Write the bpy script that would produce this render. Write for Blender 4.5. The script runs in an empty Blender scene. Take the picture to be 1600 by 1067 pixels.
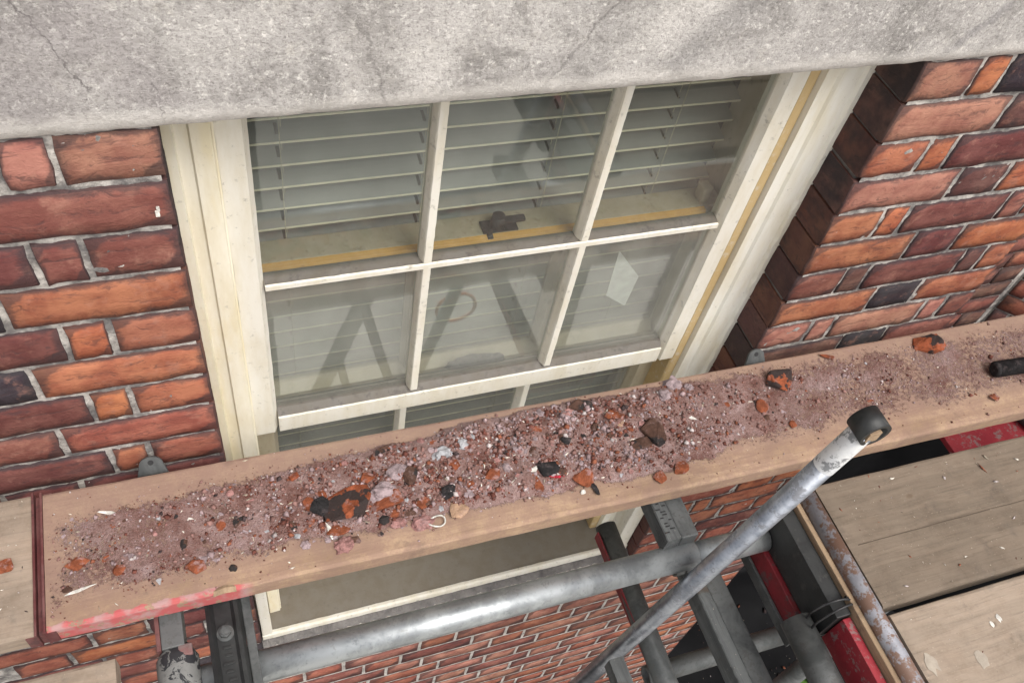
import bpy, bmesh, math, random
import numpy as np
from mathutils import Vector, Matrix

random.seed(7)
RNG = np.random.default_rng(11)
S = bpy.context.scene
COL = S.collection

# ------------------------------------------------------------------ camera
CAM = Vector((0.0259, -0.8193, 0.6412))
RIGHT = Vector((0.9417965, -0.3064386, 0.1382562))
DOWN = Vector((-0.1649164, -0.7794949, -0.6043098))
FWD = Vector((0.2929538, 0.5463361, -0.7846623))
cd = bpy.data.cameras.new('camera')
cam = bpy.data.objects.new('camera', cd)
COL.objects.link(cam)
M = Matrix.Identity(4)
for i in range(3):
    M[i][0] = RIGHT[i]; M[i][1] = -DOWN[i]; M[i][2] = -FWD[i]; M[i][3] = CAM[i]
cam.matrix_world = M
cd.sensor_fit = 'HORIZONTAL'
cd.sensor_width = 36.0
cd.lens = 36.0 * 1382.0 / 1600.0
cd.shift_x = 21.76 / 1600.0
cd.shift_y = 24.03 / 1600.0
cd.clip_start = 0.02
cd.clip_end = 500.0
S.camera = cam

def spot(px, py, z):
    """a point of the photograph taken down to the level z"""
    v = RIGHT * ((px - 778.24) / 1382.0) + DOWN * ((py - 557.53) / 1382.0) + FWD
    t = (z - CAM.z) / v.z
    return CAM + v * t

# ------------------------------------------------------------------ sky, sun, exposure
SUN_EL, SUN_AZ = math.radians(56), math.radians(157)     # azimuth clockwise from +Y
wd = bpy.data.worlds.new('World'); S.world = wd; wd.use_nodes = True
wn = wd.node_tree; wn.nodes.clear()
sky = wn.nodes.new('ShaderNodeTexSky'); sky.sky_type = 'NISHITA'; sky.sun_disc = False
sky.sun_elevation = SUN_EL; sky.sun_rotation = SUN_AZ
sky.air_density = 1.0; sky.dust_density = 6.0; sky.ozone_density = 1.0
hs = wn.nodes.new('ShaderNodeHueSaturation'); hs.inputs['Saturation'].default_value = 0.22
bg = wn.nodes.new('ShaderNodeBackground'); bg.inputs['Strength'].default_value = 0.14
wo = wn.nodes.new('ShaderNodeOutputWorld')
wn.links.new(sky.outputs[0], hs.inputs['Color']); wn.links.new(hs.outputs[0], bg.inputs[0]); wn.links.new(bg.outputs[0], wo.inputs[0])
sl = bpy.data.lights.new('sun', 'SUN'); sl.energy = 1.4; sl.angle = math.radians(32); sl.color = (1.0, 0.95, 0.87)
so = bpy.data.objects.new('sun', sl); COL.objects.link(so)
sd = Vector((math.sin(SUN_AZ) * math.cos(SUN_EL), math.cos(SUN_AZ) * math.cos(SUN_EL), math.sin(SUN_EL)))
so.rotation_euler = sd.to_track_quat('Z', 'Y').to_euler(); so.location = sd * 20
S.view_settings.view_transform = 'Standard'; S.view_settings.look = 'None'
S.view_settings.gamma = 1.0; S.view_settings.exposure = 0.45
S.render.engine = 'CYCLES'
S.render.resolution_x = 1024; S.render.resolution_y = 682

# ------------------------------------------------------------------ materials
class NT:
    def __init__(s, name):
        s.m = bpy.data.materials.new(name); s.m.use_nodes = True
        s.t = s.m.node_tree; s.t.nodes.clear()
        s.o = s.n('ShaderNodeOutputMaterial')
    def n(s, k, **kw):
        x = s.t.nodes.new(k)
        for a, b in kw.items(): setattr(x, a, b)
        return x
    def put(s, sock, v):
        if isinstance(v, bpy.types.NodeSocket): s.t.links.new(v, sock)
        elif v is not None:
            if hasattr(sock, 'default_value') and hasattr(sock.default_value, '__len__') and not hasattr(v, '__len__'):
                v = [v] * len(sock.default_value)
            if hasattr(v, '__len__') and hasattr(sock.default_value, '__len__') and len(v) == 3 and len(sock.default_value) == 4: v = (*v, 1)
            sock.default_value = v
    def math(s, op, a, b=None, c=None, clamp=False):
        x = s.n('ShaderNodeMath', operation=op, use_clamp=clamp)
        for i, v in enumerate((a, b, c)):
            if v is not None: s.put(x.inputs[i], v)
        return x.outputs[0]
    def vm(s, op, a, b=None, scale=None):
        x = s.n('ShaderNodeVectorMath', operation=op)
        s.put(x.inputs[0], a)
        if b is not None: s.put(x.inputs[1], b)
        if scale is not None: s.put(x.inputs['Scale'], scale)
        return x.outputs['Value'] if op in ('LENGTH', 'DOT_PRODUCT', 'DISTANCE') else x.outputs[0]
    def pos(s): return s.n('ShaderNodeNewGeometry').outputs['Position']
    def objc(s): return s.n('ShaderNodeTexCoord').outputs['Object']
    def info(s): return s.n('ShaderNodeObjectInfo')
    def noise(s, vec, scale, detail=4, rough=0.6, dist=0.0):
        x = s.n('ShaderNodeTexNoise'); s.put(x.inputs['Vector'], vec)
        x.inputs['Scale'].default_value = scale; x.inputs['Detail'].default_value = min(detail, 4)
        x.inputs['Roughness'].default_value = rough; x.inputs['Distortion'].default_value = dist
        return x.outputs['Fac']
    def voro(s, vec, scale, feat='F1', out='Distance'):
        x = s.n('ShaderNodeTexVoronoi', feature=feat); s.put(x.inputs['Vector'], vec)
        x.inputs['Scale'].default_value = scale
        return x.outputs[out]
    def ramp(s, f, stops, interp='LINEAR'):
        x = s.n('ShaderNodeValToRGB'); s.put(x.inputs[0], f)
        e = x.color_ramp.elements; x.color_ramp.interpolation = interp
        while len(e) < len(stops): e.new(0.5)
        for i, (p, c) in enumerate(stops):
            e[i].position = p
            e[i].color = (*c, 1) if hasattr(c, '__len__') else (c, c, c, 1)
        return x.outputs[0]
    def sm(s, f, a, b):
        x = s.n('ShaderNodeMapRange', interpolation_type='SMOOTHSTEP'); s.put(x.inputs[0], f)
        x.inputs[1].default_value = a; x.inputs[2].default_value = b
        return x.outputs[0]
    def mix(s, f, a, b, mode='MIX'):
        x = s.n('ShaderNodeMix', data_type='RGBA', blend_type=mode)
        s.put(x.inputs[0], f); s.put(x.inputs[6], a); s.put(x.inputs[7], b)
        return x.outputs[2]
    def sep(s, v):
        x = s.n('ShaderNodeSeparateXYZ'); s.put(x.inputs[0], v); return x.outputs
    def scale(s, v, k): return s.vm('MULTIPLY', v, k)
    def bsdf(s, col, rough=0.8, metal=0.0, h=None, hs=0.4, hd=0.002, spec=0.4, **kw):
        b = s.n('ShaderNodeBsdfPrincipled')
        s.put(b.inputs['Base Color'], col); s.put(b.inputs['Roughness'], rough); s.put(b.inputs['Metallic'], metal)
        b.inputs['Specular IOR Level'].default_value = spec
        if h is not None:
            x = s.n('ShaderNodeBump'); x.inputs['Strength'].default_value = hs; x.inputs['Distance'].default_value = hd
            s.put(x.inputs['Height'], h); s.t.links.new(x.outputs[0], b.inputs['Normal'])
        s.t.links.new(b.outputs[0], s.o.inputs[0])
        return s.m

def m_brick(name, soot, stain=False):
    t = NT(name); inf = t.info()
    v = t.vm('ADD', t.objc(), t.vm('SCALE', (37.0, 71.0, 53.0), scale=inf.outputs['Random']))
    big = t.noise(v, 17, 4, 0.65)
    crease = t.noise(t.vm('ADD', t.scale(v, (9, 9, 46)), t.vm('SCALE', (2.2, 2.2, 2.2), scale=t.noise(v, 12, 3))), 1.5, 6, 0.75, 0.8)
    fine = t.noise(v, 200, 4, 0.75)
    ea = t.n('ShaderNodeVertexColor'); ea.layer_name = 'edge'
    base = inf.outputs['Color']
    c = t.mix(t.sm(big, 0.34, 0.64), t.mix(1.0, base, (1.10, 1.16, 1.15), 'MULTIPLY'), t.mix(1.0, base, (0.74, 0.66, 0.70), 'MULTIPLY'))
    c = t.mix(t.math('MULTIPLY', t.sm(t.noise(v, 30, 4, 0.7), 0.52, 0.72), 0.5), c, (0.36, 0.185, 0.14))
    c = t.mix(t.math('MULTIPLY', t.sm(crease, 0.52, 0.66), 0.55), c, (0.06, 0.038, 0.04))
    e = t.math('ADD', t.math('MULTIPLY', t.math('POWER', ea.outputs[0], 2.0), 0.40), t.math('MULTIPLY', t.noise(v, 26, 5, 0.75), 0.85))
    c = t.mix(t.math('MULTIPLY', t.sm(e, 0.56 - soot * 0.3, 0.80 - soot * 0.26), 0.62 + soot * 0.3), c, (0.040, 0.036, 0.040))
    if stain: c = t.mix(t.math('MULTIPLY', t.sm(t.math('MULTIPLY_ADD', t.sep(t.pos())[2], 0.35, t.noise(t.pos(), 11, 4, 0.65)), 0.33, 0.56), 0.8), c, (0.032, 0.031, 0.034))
    h = t.math('ADD', t.math('MULTIPLY', crease, -1.0), t.math('ADD', t.math('MULTIPLY', fine, 0.5), t.math('MULTIPLY', big, 0.6)))
    return t.bsdf(c, 0.92, h=h, hs=0.7, hd=0.0035, spec=0.15)

def m_mortar(name, lo=0.0):
    t = NT(name); v = t.pos()
    a = t.noise(v, 26, 4, 0.65); b = t.noise(v, 150, 4, 0.7); g = t.noise(v, 17, 5, 0.7)
    c = t.ramp(a, [(0.30, (0.19, 0.175, 0.168)), (0.46, (0.38, 0.355, 0.33)), (0.68, (0.60, 0.56, 0.52))])
    c = t.mix(t.math('MULTIPLY', t.sm(g, 0.42 - lo, 0.62 - lo), 0.72), c, (0.065, 0.062, 0.066))
    c = t.mix(t.math('MULTIPLY', t.sm(b, 0.52, 0.7), 0.5), c, (0.16, 0.145, 0.14))
    return t.bsdf(c, 0.95, h=t.math('ADD', b, a), hs=0.9, hd=0.004, spec=0.15)

def m_stone():
    t = NT('weathered_limestone'); v = t.pos()
    a = t.noise(v, 5.5, 5, 0.6); g = t.noise(v, 130, 4, 0.75); f = t.noise(v, 420, 3, 0.7); p = t.noise(v, 40, 4, 0.7)
    c = t.ramp(a, [(0.30, (0.31, 0.292, 0.281)), (0.5, (0.425, 0.403, 0.387)), (0.7, (0.52, 0.494, 0.472))])
    c = t.mix(t.math('MULTIPLY', t.sm(t.noise(v, 9, 5, 0.72, 0.5), 0.46, 0.68), 0.55), c, (0.16, 0.15, 0.14))
    c = t.mix(t.math('MULTIPLY', t.sm(p, 0.55, 0.75), 0.35), c, (0.66, 0.62, 0.56))
    c = t.mix(t.math('MULTIPLY', t.sm(g, 0.54, 0.70), 0.40), c, (0.19, 0.175, 0.17))
    c = t.mix(t.math('MULTIPLY', t.sm(g, 0.46, 0.32), 0.55), c, (0.78, 0.75, 0.71))
    c = t.mix(t.math('MULTIPLY', t.sm(f, 0.60, 0.7), 0.6), c, (0.10, 0.09, 0.09))
    # sooty streaks and hairline cracks, each a wandering line down the face
    xyz = t.sep(v)
    w1 = t.math('MULTIPLY', t.math('SUBTRACT', t.noise(v, 16, 5, 0.7), 0.5), 0.05)
    w2 = t.math('MULTIPLY', t.math('SUBTRACT', t.noise(v, 30, 5, 0.75), 0.5), 0.035)
    def line(x0, slope, zlo, zhi, wid, col, amt, wob):
        nonlocal c
        xx = t.math('SUBTRACT', xyz[0], t.math('MULTIPLY_ADD', xyz[2], slope, x0))
        d = t.math('ABSOLUTE', t.math('ADD', xx, wob))
        k = t.sm(d, wid, wid * 0.15)
        k = t.math('MULTIPLY', k, t.math('MULTIPLY', t.sm(xyz[2], zlo - 0.006, zlo + 0.006), t.sm(xyz[2], zhi + 0.01, zhi - 0.01)))
        c = t.mix(t.math('MULTIPLY', k, amt), c, col)
    dark = (0.075, 0.066, 0.066)
    line(-0.030, -0.45, 0.055, 0.16, 0.0022, dark, 0.7, w2)
    line(0.010, -0.10, 0.010, 0.062, 0.0016, dark, 0.7, w2)
    line(0.250, -0.28, 0.006, 0.120, 0.0035, dark, 0.45, w1)
    line(0.254, -0.2, 0.006, 0.20, 0.040, (0.24, 0.225, 0.21), 0.3, w1)
    line(0.420, 0.75, 0.010, 0.15, 0.004, dark, 0.4, w1)
    line(0.455, 0.85, 0.020, 0.16, 0.055, (0.23, 0.22, 0.21), 0.3, w1)
    line(0.575, 1.0, 0.022, 0.15, 0.05, (0.15, 0.145, 0.145), 0.36, w1)
    line(0.02, -0.5, 0.03, 0.18, 0.06, (0.27, 0.245, 0.245), 0.5, w1)
    line(-0.13, 0.2, 0.02, 0.14, 0.08, (0.27, 0.245, 0.245), 0.5, w1)
    line(1.02, 0.9, 0.0, 0.09, 0.02, (0.2, 0.19, 0.195), 0.5, w1)
    # coarse grain over everything
    c = t.mix(t.math('MULTIPLY', t.sm(t.noise(v, 190, 3, 0.75), 0.50, 0.62), 0.42), c, t.mix(1.0, c, (0.42, 0.40, 0.40), 'MULTIPLY'))
    c = t.mix(t.math('MULTIPLY', t.sm(t.noise(v, 150, 3, 0.7), 0.58, 0.66), 0.22), c, (0.80, 0.77, 0.73))
    low = t.math('ADD', xyz[2], t.math('MULTIPLY', t.math('SUBTRACT', t.noise(v, 12, 4), 0.5), 0.05))
    c = t.mix(t.math('MULTIPLY', t.sm(low, 0.034, 0.012), 0.5), c, (0.62, 0.585, 0.55))
    h = t.math('ADD', t.math('MULTIPLY', g, 0.8), t.math('ADD', t.math('MULTIPLY', f, 0.6), p))
    return t.bsdf(c, 0.95, h=h, hs=0.7, hd=0.0035, spec=0.15)

def m_paint(name, col, dirt, dcol=(0.16, 0.145, 0.12), yellow=0.0):
    t = NT(name); v = t.pos()
    n = t.noise(t.scale(v, (30, 30, 7)), 1, 5, 0.65); f = t.noise(v, 170, 4, 0.7); s = t.noise(v, 60, 5, 0.75)
    c = t.mix(t.sm(n, 0.35, 0.7), col, tuple(x * y for x, y in zip(col, (0.90, 0.87, 0.80))))
    if yellow: c = t.mix(t.math('MULTIPLY', t.sm(t.noise(t.scale(v, (22, 22, 5)), 1, 3), 0.48, 0.62), yellow), c, (0.66, 0.55, 0.30))
    c = t.mix(t.math('MULTIPLY', t.sm(s, 0.66 - dirt * 0.30, 0.80 - dirt * 0.22), min(0.95, 0.35 + dirt * 0.7)), c, dcol)
    c = t.mix(t.math('MULTIPLY', t.sm(f, 0.62, 0.74), 0.3), c, (0.30, 0.25, 0.19))
    return t.bsdf(c, 0.55, h=t.math('ADD', t.math('MULTIPLY', f, 0.5), n), hs=0.25, hd=0.002, spec=0.35)

def m_wood(name, a, b, dust=0.0, dustc=(0.30, 0.19, 0.18), along=0, red=False, stain=0.3):
    t = NT(name); v = t.objc(); p = t.pos()
    k = (2.2, 40, 40) if along == 0 else (40, 2.2, 40)
    w = t.vm('ADD', t.scale(v, k), t.vm('SCALE', (1, 1, 1), scale=t.noise(v, 5, 2)))
    g = t.noise(w, 1.0, 5, 0.65, 0.6); gf = t.noise(t.scale(v, (12, 260, 260) if along == 0 else (260, 12, 260)), 1.0, 3, 0.6)
    big = t.noise(v, 7, 4, 0.6)
    c = t.mix(t.sm(g, 0.34, 0.66), a, b)
    c = t.mix(t.math('MULTIPLY', t.sm(gf, 0.5, 0.72), 0.35), c, tuple(x * 0.45 for x in b))
    c = t.mix(t.math('MULTIPLY', t.sm(big, 0.46, 0.72), 0.55), c, tuple(x * 0.6 for x in b))
    c = t.mix(t.math('MULTIPLY', t.sm(t.noise(v, 21, 5, 0.7), 0.56, 0.72), stain + 0.15), c, (0.085, 0.07, 0.06))
    c = t.mix(t.math('MULTIPLY', t.sm(t.voro(t.scale(v, (1.0, 1.6, 1.6) if along == 0 else (1.6, 1.0, 1.6)), 7.0), 0.075, 0.035), 0.7), c, (0.10, 0.065, 0.04))
    if dust > 0.5:
        yy = t.sep(v)[1]
        kk = t.math('MULTIPLY', t.sm(t.math('ADD', yy, t.math('MULTIPLY', t.noise(v, 16, 3), 0.03)), -0.085, -0.045), 0.62)
        c = t.mix(kk, c, (0.27, 0.185, 0.145))
    if dust:
        d = t.math('ADD', t.noise(v, 24, 5, 0.75), t.math('MULTIPLY', t.noise(v, 240, 3, 0.7), 0.45))
        c = t.mix(t.math('MULTIPLY', t.sm(d, 0.50, 0.86), dust), c, dustc)
    c = t.mix(t.math('MULTIPLY', t.sm(t.noise(v, 330, 2, 0.5), 0.70, 0.78), 0.5), c, (0.55, 0.47, 0.38))
    if red:
        x, y, z = t.sep(v)
        k1 = t.math('MULTIPLY', t.sm(x, 0.34, 0.20), t.sm(t.math('ADD', y, t.math('MULTIPLY', t.noise(v, 30, 4), 0.02)), -0.088, -0.101))
        k1 = t.math('MULTIPLY', t.sm(k1, 0.35, 0.55), t.sm(t.noise(v, 34, 4, 0.75), 0.44, 0.47))
        c = t.mix(t.math('MULTIPLY', k1, 0.85), c, t.mix(t.sm(t.noise(v, 18, 4), 0.45, 0.6), (0.46, 0.09, 0.10), (0.40, 0.24, 0.24)))
    h = t.math('ADD', g, t.math('MULTIPLY', gf, 0.5))
    return t.bsdf(c, 0.85, h=h, hs=0.35, hd=0.002, spec=0.2)

def m_metal(name, a, b, metal=0.55, rough=0.45, rust=0.0, rustc=(0.12, 0.055, 0.03), scale=1.0, patch=None):
    t = NT(name); v = t.objc()
    n = t.noise(v, 14 * scale, 5, 0.7, 0.4); f = t.noise(v, 120 * scale, 4, 0.7); s = t.noise(v, 34 * scale, 5, 0.75)
    c = t.mix(t.sm(n, 0.36, 0.64), a, b)
    c = t.mix(t.math('MULTIPLY', t.sm(f, 0.52, 0.72), 0.4), c, tuple(x * 0.45 for x in a))
    met = metal
    if rust:
        k = t.math('MULTIPLY', t.sm(s, 0.62 - rust * 0.22, 0.70 - rust * 0.2), min(1, rust + 0.3))
        c = t.mix(k, c, rustc); met = t.math('MULTIPLY', t.math('SUBTRACT', 1.0, k), metal)
    if patch:
        k = t.sm(t.noise(v, 30, 5, 0.72, 0.8), 0.50, 0.53); c = t.mix(k, c, patch)
    r = t.math('ADD', t.math('MULTIPLY', n, 0.25), rough - 0.1)
    return t.bsdf(c, r, met, h=t.math('ADD', s, t.math('MULTIPLY', f, 0.5)), hs=0.25, hd=0.0015, spec=0.5)

def m_flat(name, col, rough=0.8, var=0.3, scale=40, hs=0.4, spec=0.3):
    t = NT(name); v = t.objc(); n = t.noise(v, scale, 5, 0.7)
    c = t.mix(t.sm(n, 0.3, 0.7), col, tuple(x * (1 - var) for x in col))
    return t.bsdf(c, rough, h=n, hs=hs, hd=0.003, spec=spec)

def m_glass(name, film, f0=0.055):
    t = NT(name); v = t.pos()
    tr = t.n('ShaderNodeBsdfTransparent'); tr.inputs[0].default_value = (0.88, 0.90, 0.88, 1)
    gl = t.n('ShaderNodeBsdfGlossy'); gl.inputs['Roughness'].default_value = 0.015; gl.inputs[0].default_value = (1, 1, 1, 1)
    lw = t.n('ShaderNodeLayerWeight'); lw.inputs['Blend'].default_value = 0.5
    fr = t.math('MULTIPLY_ADD', t.math('POWER', lw.outputs['Facing'], 5.0), 0.90, f0)
    bp = t.n('ShaderNodeBump'); bp.inputs['Strength'].default_value = 0.05; bp.inputs['Distance'].default_value = 0.003
    t.put(bp.inputs['Height'], t.noise(v, 7, 2)); t.t.links.new(bp.outputs[0], gl.inputs['Normal'])
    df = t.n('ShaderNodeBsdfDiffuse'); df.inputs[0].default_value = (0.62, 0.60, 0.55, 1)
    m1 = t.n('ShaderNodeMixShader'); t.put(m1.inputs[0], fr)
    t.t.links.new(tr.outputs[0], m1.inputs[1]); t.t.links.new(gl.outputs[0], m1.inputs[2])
    k = t.math('MULTIPLY', t.math('MULTIPLY_ADD', t.sm(t.noise(v, 4.5, 4, 0.6), 0.30, 0.72), 0.55, 0.45), film * 0.72)  # film: slight dirt on upper panes, painted pale reflection on lower ones
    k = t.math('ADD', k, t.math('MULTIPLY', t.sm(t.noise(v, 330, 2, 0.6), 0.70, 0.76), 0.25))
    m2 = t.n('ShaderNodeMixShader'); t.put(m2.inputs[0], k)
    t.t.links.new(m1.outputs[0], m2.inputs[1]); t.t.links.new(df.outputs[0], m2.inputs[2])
    t.t.links.new(m2.outputs[0], t.o.inputs[0])
    return t.m

def m_vcol(name):
    t = NT(name); a = t.n('ShaderNodeVertexColor'); a.layer_name = 'Col'; v = t.pos()
    n = t.noise(v, 500, 3, 0.7)
    c = t.mix(t.math('MULTIPLY', t.sm(n, 0.45, 0.7), 0.4), a.outputs[0], t.mix(1.0, a.outputs[0], (0.5, 0.45, 0.45), 'MULTIPLY'))
    return t.bsdf(c, 0.95, h=n, hs=0.6, hd=0.001, spec=0.15)

def m_heap():
    t = NT('mortar_dust'); v = t.pos()
    at = t.n('ShaderNodeVertexColor'); at.layer_name = 'thick'
    a = t.noise(v, 20, 5, 0.7); b = t.noise(v, 120, 5, 0.8); g = t.noise(v, 420, 3, 0.7)
    c = t.ramp(a, [(0.28, (0.14, 0.058, 0.046)), (0.42, (0.235, 0.135, 0.118)), (0.56, (0.31, 0.205, 0.188)), (0.7, (0.38, 0.275, 0.265))])
    c = t.mix(t.math('MULTIPLY', t.sm(b, 0.5, 0.68), 0.55), c, (0.11, 0.052, 0.044))
    c = t.mix(t.math('MULTIPLY', t.sm(g, 0.56, 0.7), 0.5), c, (0.44, 0.34, 0.32))
    c = t.mix(t.math('MULTIPLY', t.sm(g, 0.44, 0.32), 0.5), c, (0.07, 0.03, 0.025))
    m = t.bsdf(c, 1.0, h=t.math('ADD', b, t.math('MULTIPLY', g, 0.7)), hs=1.0, hd=0.005, spec=0.1)
    bs = [n for n in t.t.nodes if n.type == 'BSDF_PRINCIPLED'][0]
    k = t.math('ADD', at.outputs[0], t.math('ADD', t.math('MULTIPLY', t.math('SUBTRACT', b, 0.5), 1.5), t.math('MULTIPLY', t.math('SUBTRACT', g, 0.5), 0.9)))
    t.put(bs.inputs['Alpha'], t.sm(k, 0.30, 0.62))
    return m

def m_chunk(name, col, soot=0.0, dust=0.35):
    t = NT(name); v = t.objc(); inf = t.info()
    v = t.vm('ADD', v, t.vm('SCALE', (13.0, 17.0, 11.0), scale=inf.outputs['Random']))
    n = t.noise(v, 70, 5, 0.7); f = t.noise(v, 300, 3, 0.7)
    c = t.mix(t.sm(n, 0.35, 0.65), col, tuple(x * 0.55 for x in col))
    c = t.mix(t.math('MULTIPLY', t.sm(t.noise(v, 45, 4, 0.7), 0.52, 0.66), dust), c, (0.42, 0.31, 0.31))
    if soot: c = t.mix(t.math('MULTIPLY', t.sm(t.noise(v, 28, 3, 0.6), 0.56 - soot * 0.15, 0.60 - soot * 0.15), 0.95), c, (0.03, 0.027, 0.027))
    return t.bsdf(c, 0.95, h=t.math('ADD', n, f), hs=0.8, hd=0.002, spec=0.15)

MT = {}
MT['brick'] = m_brick('brick_face', 0.0)
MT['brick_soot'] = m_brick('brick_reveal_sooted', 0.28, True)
MT['brick_arris'] = m_brick('brick_grimy_arris', 0.68)
MT['mortar'] = m_mortar('lime_mortar', 0.0)
MT['mortar_dark'] = m_mortar('sooted_mortar', 0.45)
MT['stone'] = m_stone()
MT['paint'] = m_paint('frame_paint', (0.76, 0.71, 0.59), 0.16, yellow=0.3)
MT['paint_sash'] = m_paint('sash_paint', (0.70, 0.67, 0.60), 0.32)
MT['paint_white'] = m_paint('jamb_white_paint', (0.80, 0.775, 0.70), 0.14, yellow=0.12)
MT['putty'] = m_paint('grimy_putty', (0.135, 0.122, 0.108), 0.5, (0.07, 0.062, 0.055))
MT['bar_side'] = m_paint('bar_side_paint', (0.58, 0.55, 0.48), 0.4, (0.24, 0.21, 0.18))
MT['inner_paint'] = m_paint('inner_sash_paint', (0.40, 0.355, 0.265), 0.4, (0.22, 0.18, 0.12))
MT['stained'] = m_paint('stained_strip', (0.50, 0.37, 0.19), 0.45, (0.55, 0.50, 0.40))
MT['bare'] = m_paint('yellowed_varnish', (0.64, 0.37, 0.10), 0.25, (0.25, 0.14, 0.06))
MT['sill'] = m_paint('dusty_shaded_sill', (0.165, 0.145, 0.118), 0.35, (0.12, 0.10, 0.08))  # dusty grey, coloured darker still for the shade under the plank
MT['glass'] = m_glass('window_glass', 0.075)
MT['glass_pale_reflection'] = m_glass('pale_reflection_glass', 0.25, 0.09)  # pale reflection of the lower panes put in as a diffuse film
MT['slat'] = m_flat('blind_slat', (0.33, 0.338, 0.322), 0.6, 0.12, 12, 0.05)
MT['slat_lit_edge'] = m_flat('blind_slat_lit_edge', (0.85, 0.80, 0.62), 0.6, 0.1, 12, 0.05)  # light caught by the front edge, put in as a brighter slat colour
MT['cord'] = m_flat('blind_cord', (0.55, 0.52, 0.40), 0.8)
MT['iron'] = m_metal('black_iron', (0.018, 0.018, 0.019), (0.05, 0.05, 0.052), 0.4, 0.45, 0.1)
MT['plank'] = m_wood('plank_wood', (0.43, 0.30, 0.20), (0.33, 0.222, 0.145), dust=0.6, dustc=(0.235, 0.145, 0.12), red=True)
MT['plank_grey'] = m_wood('weathered_board', (0.19, 0.146, 0.110), (0.14, 0.108, 0.081), dust=0.15, dustc=(0.3, 0.25, 0.2))
MT['plank_pale'] = m_wood('pale_board', (0.32, 0.248, 0.190), (0.245, 0.190, 0.144), dust=0.15, dustc=(0.5, 0.43, 0.36))
MT['band'] = m_metal('oxide_band', (0.11, 0.028, 0.028), (0.17, 0.075, 0.07), 0.2, 0.6, 0.3, (0.05, 0.02, 0.02))
MT['galv'] = m_metal('galvanised_steel', (0.28, 0.295, 0.305), (0.44, 0.46, 0.47), 0.75, 0.42, 0.12, (0.17, 0.16, 0.15))
MT['galv_worn'] = m_metal('worn_galvanised', (0.22, 0.235, 0.27), (0.40, 0.42, 0.46), 0.9, 0.32, 0.4, (0.11, 0.11, 0.12))
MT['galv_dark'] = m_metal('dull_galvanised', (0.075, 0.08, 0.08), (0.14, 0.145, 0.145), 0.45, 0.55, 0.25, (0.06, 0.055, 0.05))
MT['black_steel'] = m_metal('black_painted_steel', (0.014, 0.0145, 0.015), (0.028, 0.029, 0.029), 0.1, 0.5, 0.12, (0.06, 0.055, 0.05))
MT['flaked'] = m_metal('flaking_paint', (0.16, 0.162, 0.158), (0.22, 0.222, 0.214), 0.1, 0.6, 0.0, patch=(0.025, 0.026, 0.03))
MT['red'] = m_metal('red_paint', (0.27, 0.018, 0.03), (0.33, 0.03, 0.04), 0.1, 0.5, 0.4, (0.2, 0.18, 0.17))
MT['dark_red'] = m_metal('dull_red_paint', (0.20, 0.012, 0.02), (0.13, 0.012, 0.016), 0.1, 0.55, 0.4, (0.06, 0.05, 0.05))
MT['smear'] = m_metal('faded_red', (0.20, 0.075, 0.07), (0.17, 0.12, 0.115), 0.1, 0.7)
MT['rusty'] = m_metal('blue_grey_rust', (0.20, 0.20, 0.225), (0.30, 0.30, 0.33), 0.3, 0.6, 0.75, (0.15, 0.085, 0.06))
MT['tan'] = m_wood('tan_batten', (0.36, 0.26, 0.17), (0.25, 0.17, 0.11), along=1)
MT['tan_dark'] = m_flat('dark_split_line', (0.10, 0.075, 0.055), 0.9)  # thin dark strip drawn along the board's split
MT['soil'] = m_flat('dark_soil', (0.035, 0.027, 0.022), 1.0, 0.6, 22, 1.0, 0.1)
MT['paving'] = m_flat('pale_paving', (0.62, 0.60, 0.55), 0.9, 0.35, 1.5)
MT['sheet'] = m_flat('recess_shade_black', (0.006, 0.006, 0.007), 0.7, 0.3, 8, 0.2, 0.12)  # black colour stands in for the shade of the recess
MT['leaf'] = m_flat('green_leaf', (0.09, 0.19, 0.03), 0.6)
MT['room'] = m_flat('room_plaster', (0.16, 0.16, 0.14), 0.9)
MT['crumb'] = m_vcol('crumbs')
MT['heap'] = m_heap()
MT['orange_chunk'] = m_chunk('broken_brick', (0.26, 0.080, 0.040), 0.0, 0.55)
MT['sooty_chunk'] = m_chunk('sooted_brick', (0.30, 0.085, 0.04), 0.55, 0.25)
MT['lilac_chunk'] = m_chunk('lilac_mortar', (0.36, 0.28, 0.29), 0.0, 0.3)
MT['pink_chunk'] = m_chunk('pink_mortar', (0.38, 0.20, 0.185), 0.0, 0.3)
MT['black_chunk'] = m_chunk('black_soot_crust', (0.028, 0.026, 0.027), 0.0, 0.1)
MT['brown_chunk'] = m_chunk('brown_crust', (0.11, 0.06, 0.045), 0.25, 0.3)
MT['grey_chunk'] = m_chunk('grey_mortar', (0.40, 0.40, 0.42), 0.0, 0.15)
MT['white_chip'] = m_chunk('white_chip', (0.80, 0.77, 0.71), 0.0, 0.05)
MT['red_strip'] = m_chunk('red_strip', (0.45, 0.03, 0.05), 0.0, 0.1)
MT['pale_splash'] = m_flat('plaster_smear', (0.40, 0.345, 0.285), 0.9, 0.2, 60)
MT['tan_chunk'] = m_chunk('tan_crust', (0.42, 0.27, 0.18), 0.0, 0.2)

# ------------------------------------------------------------------ builders
BASE = {}
def tag(o, label=None, cat=None, group=None, kind=None):
    if label: o['label'] = label
    if cat: o['category'] = cat
    if group: o['group'] = group
    if kind: o['kind'] = kind
    return o

def thing(name, base, label, cat, group=None):
    o = bpy.data.objects.new(name, None); COL.objects.link(o)
    o.location = base; o.empty_display_size = 0.05
    BASE[o.name] = Vector(base)
    return tag(o, label, cat, group)

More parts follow.
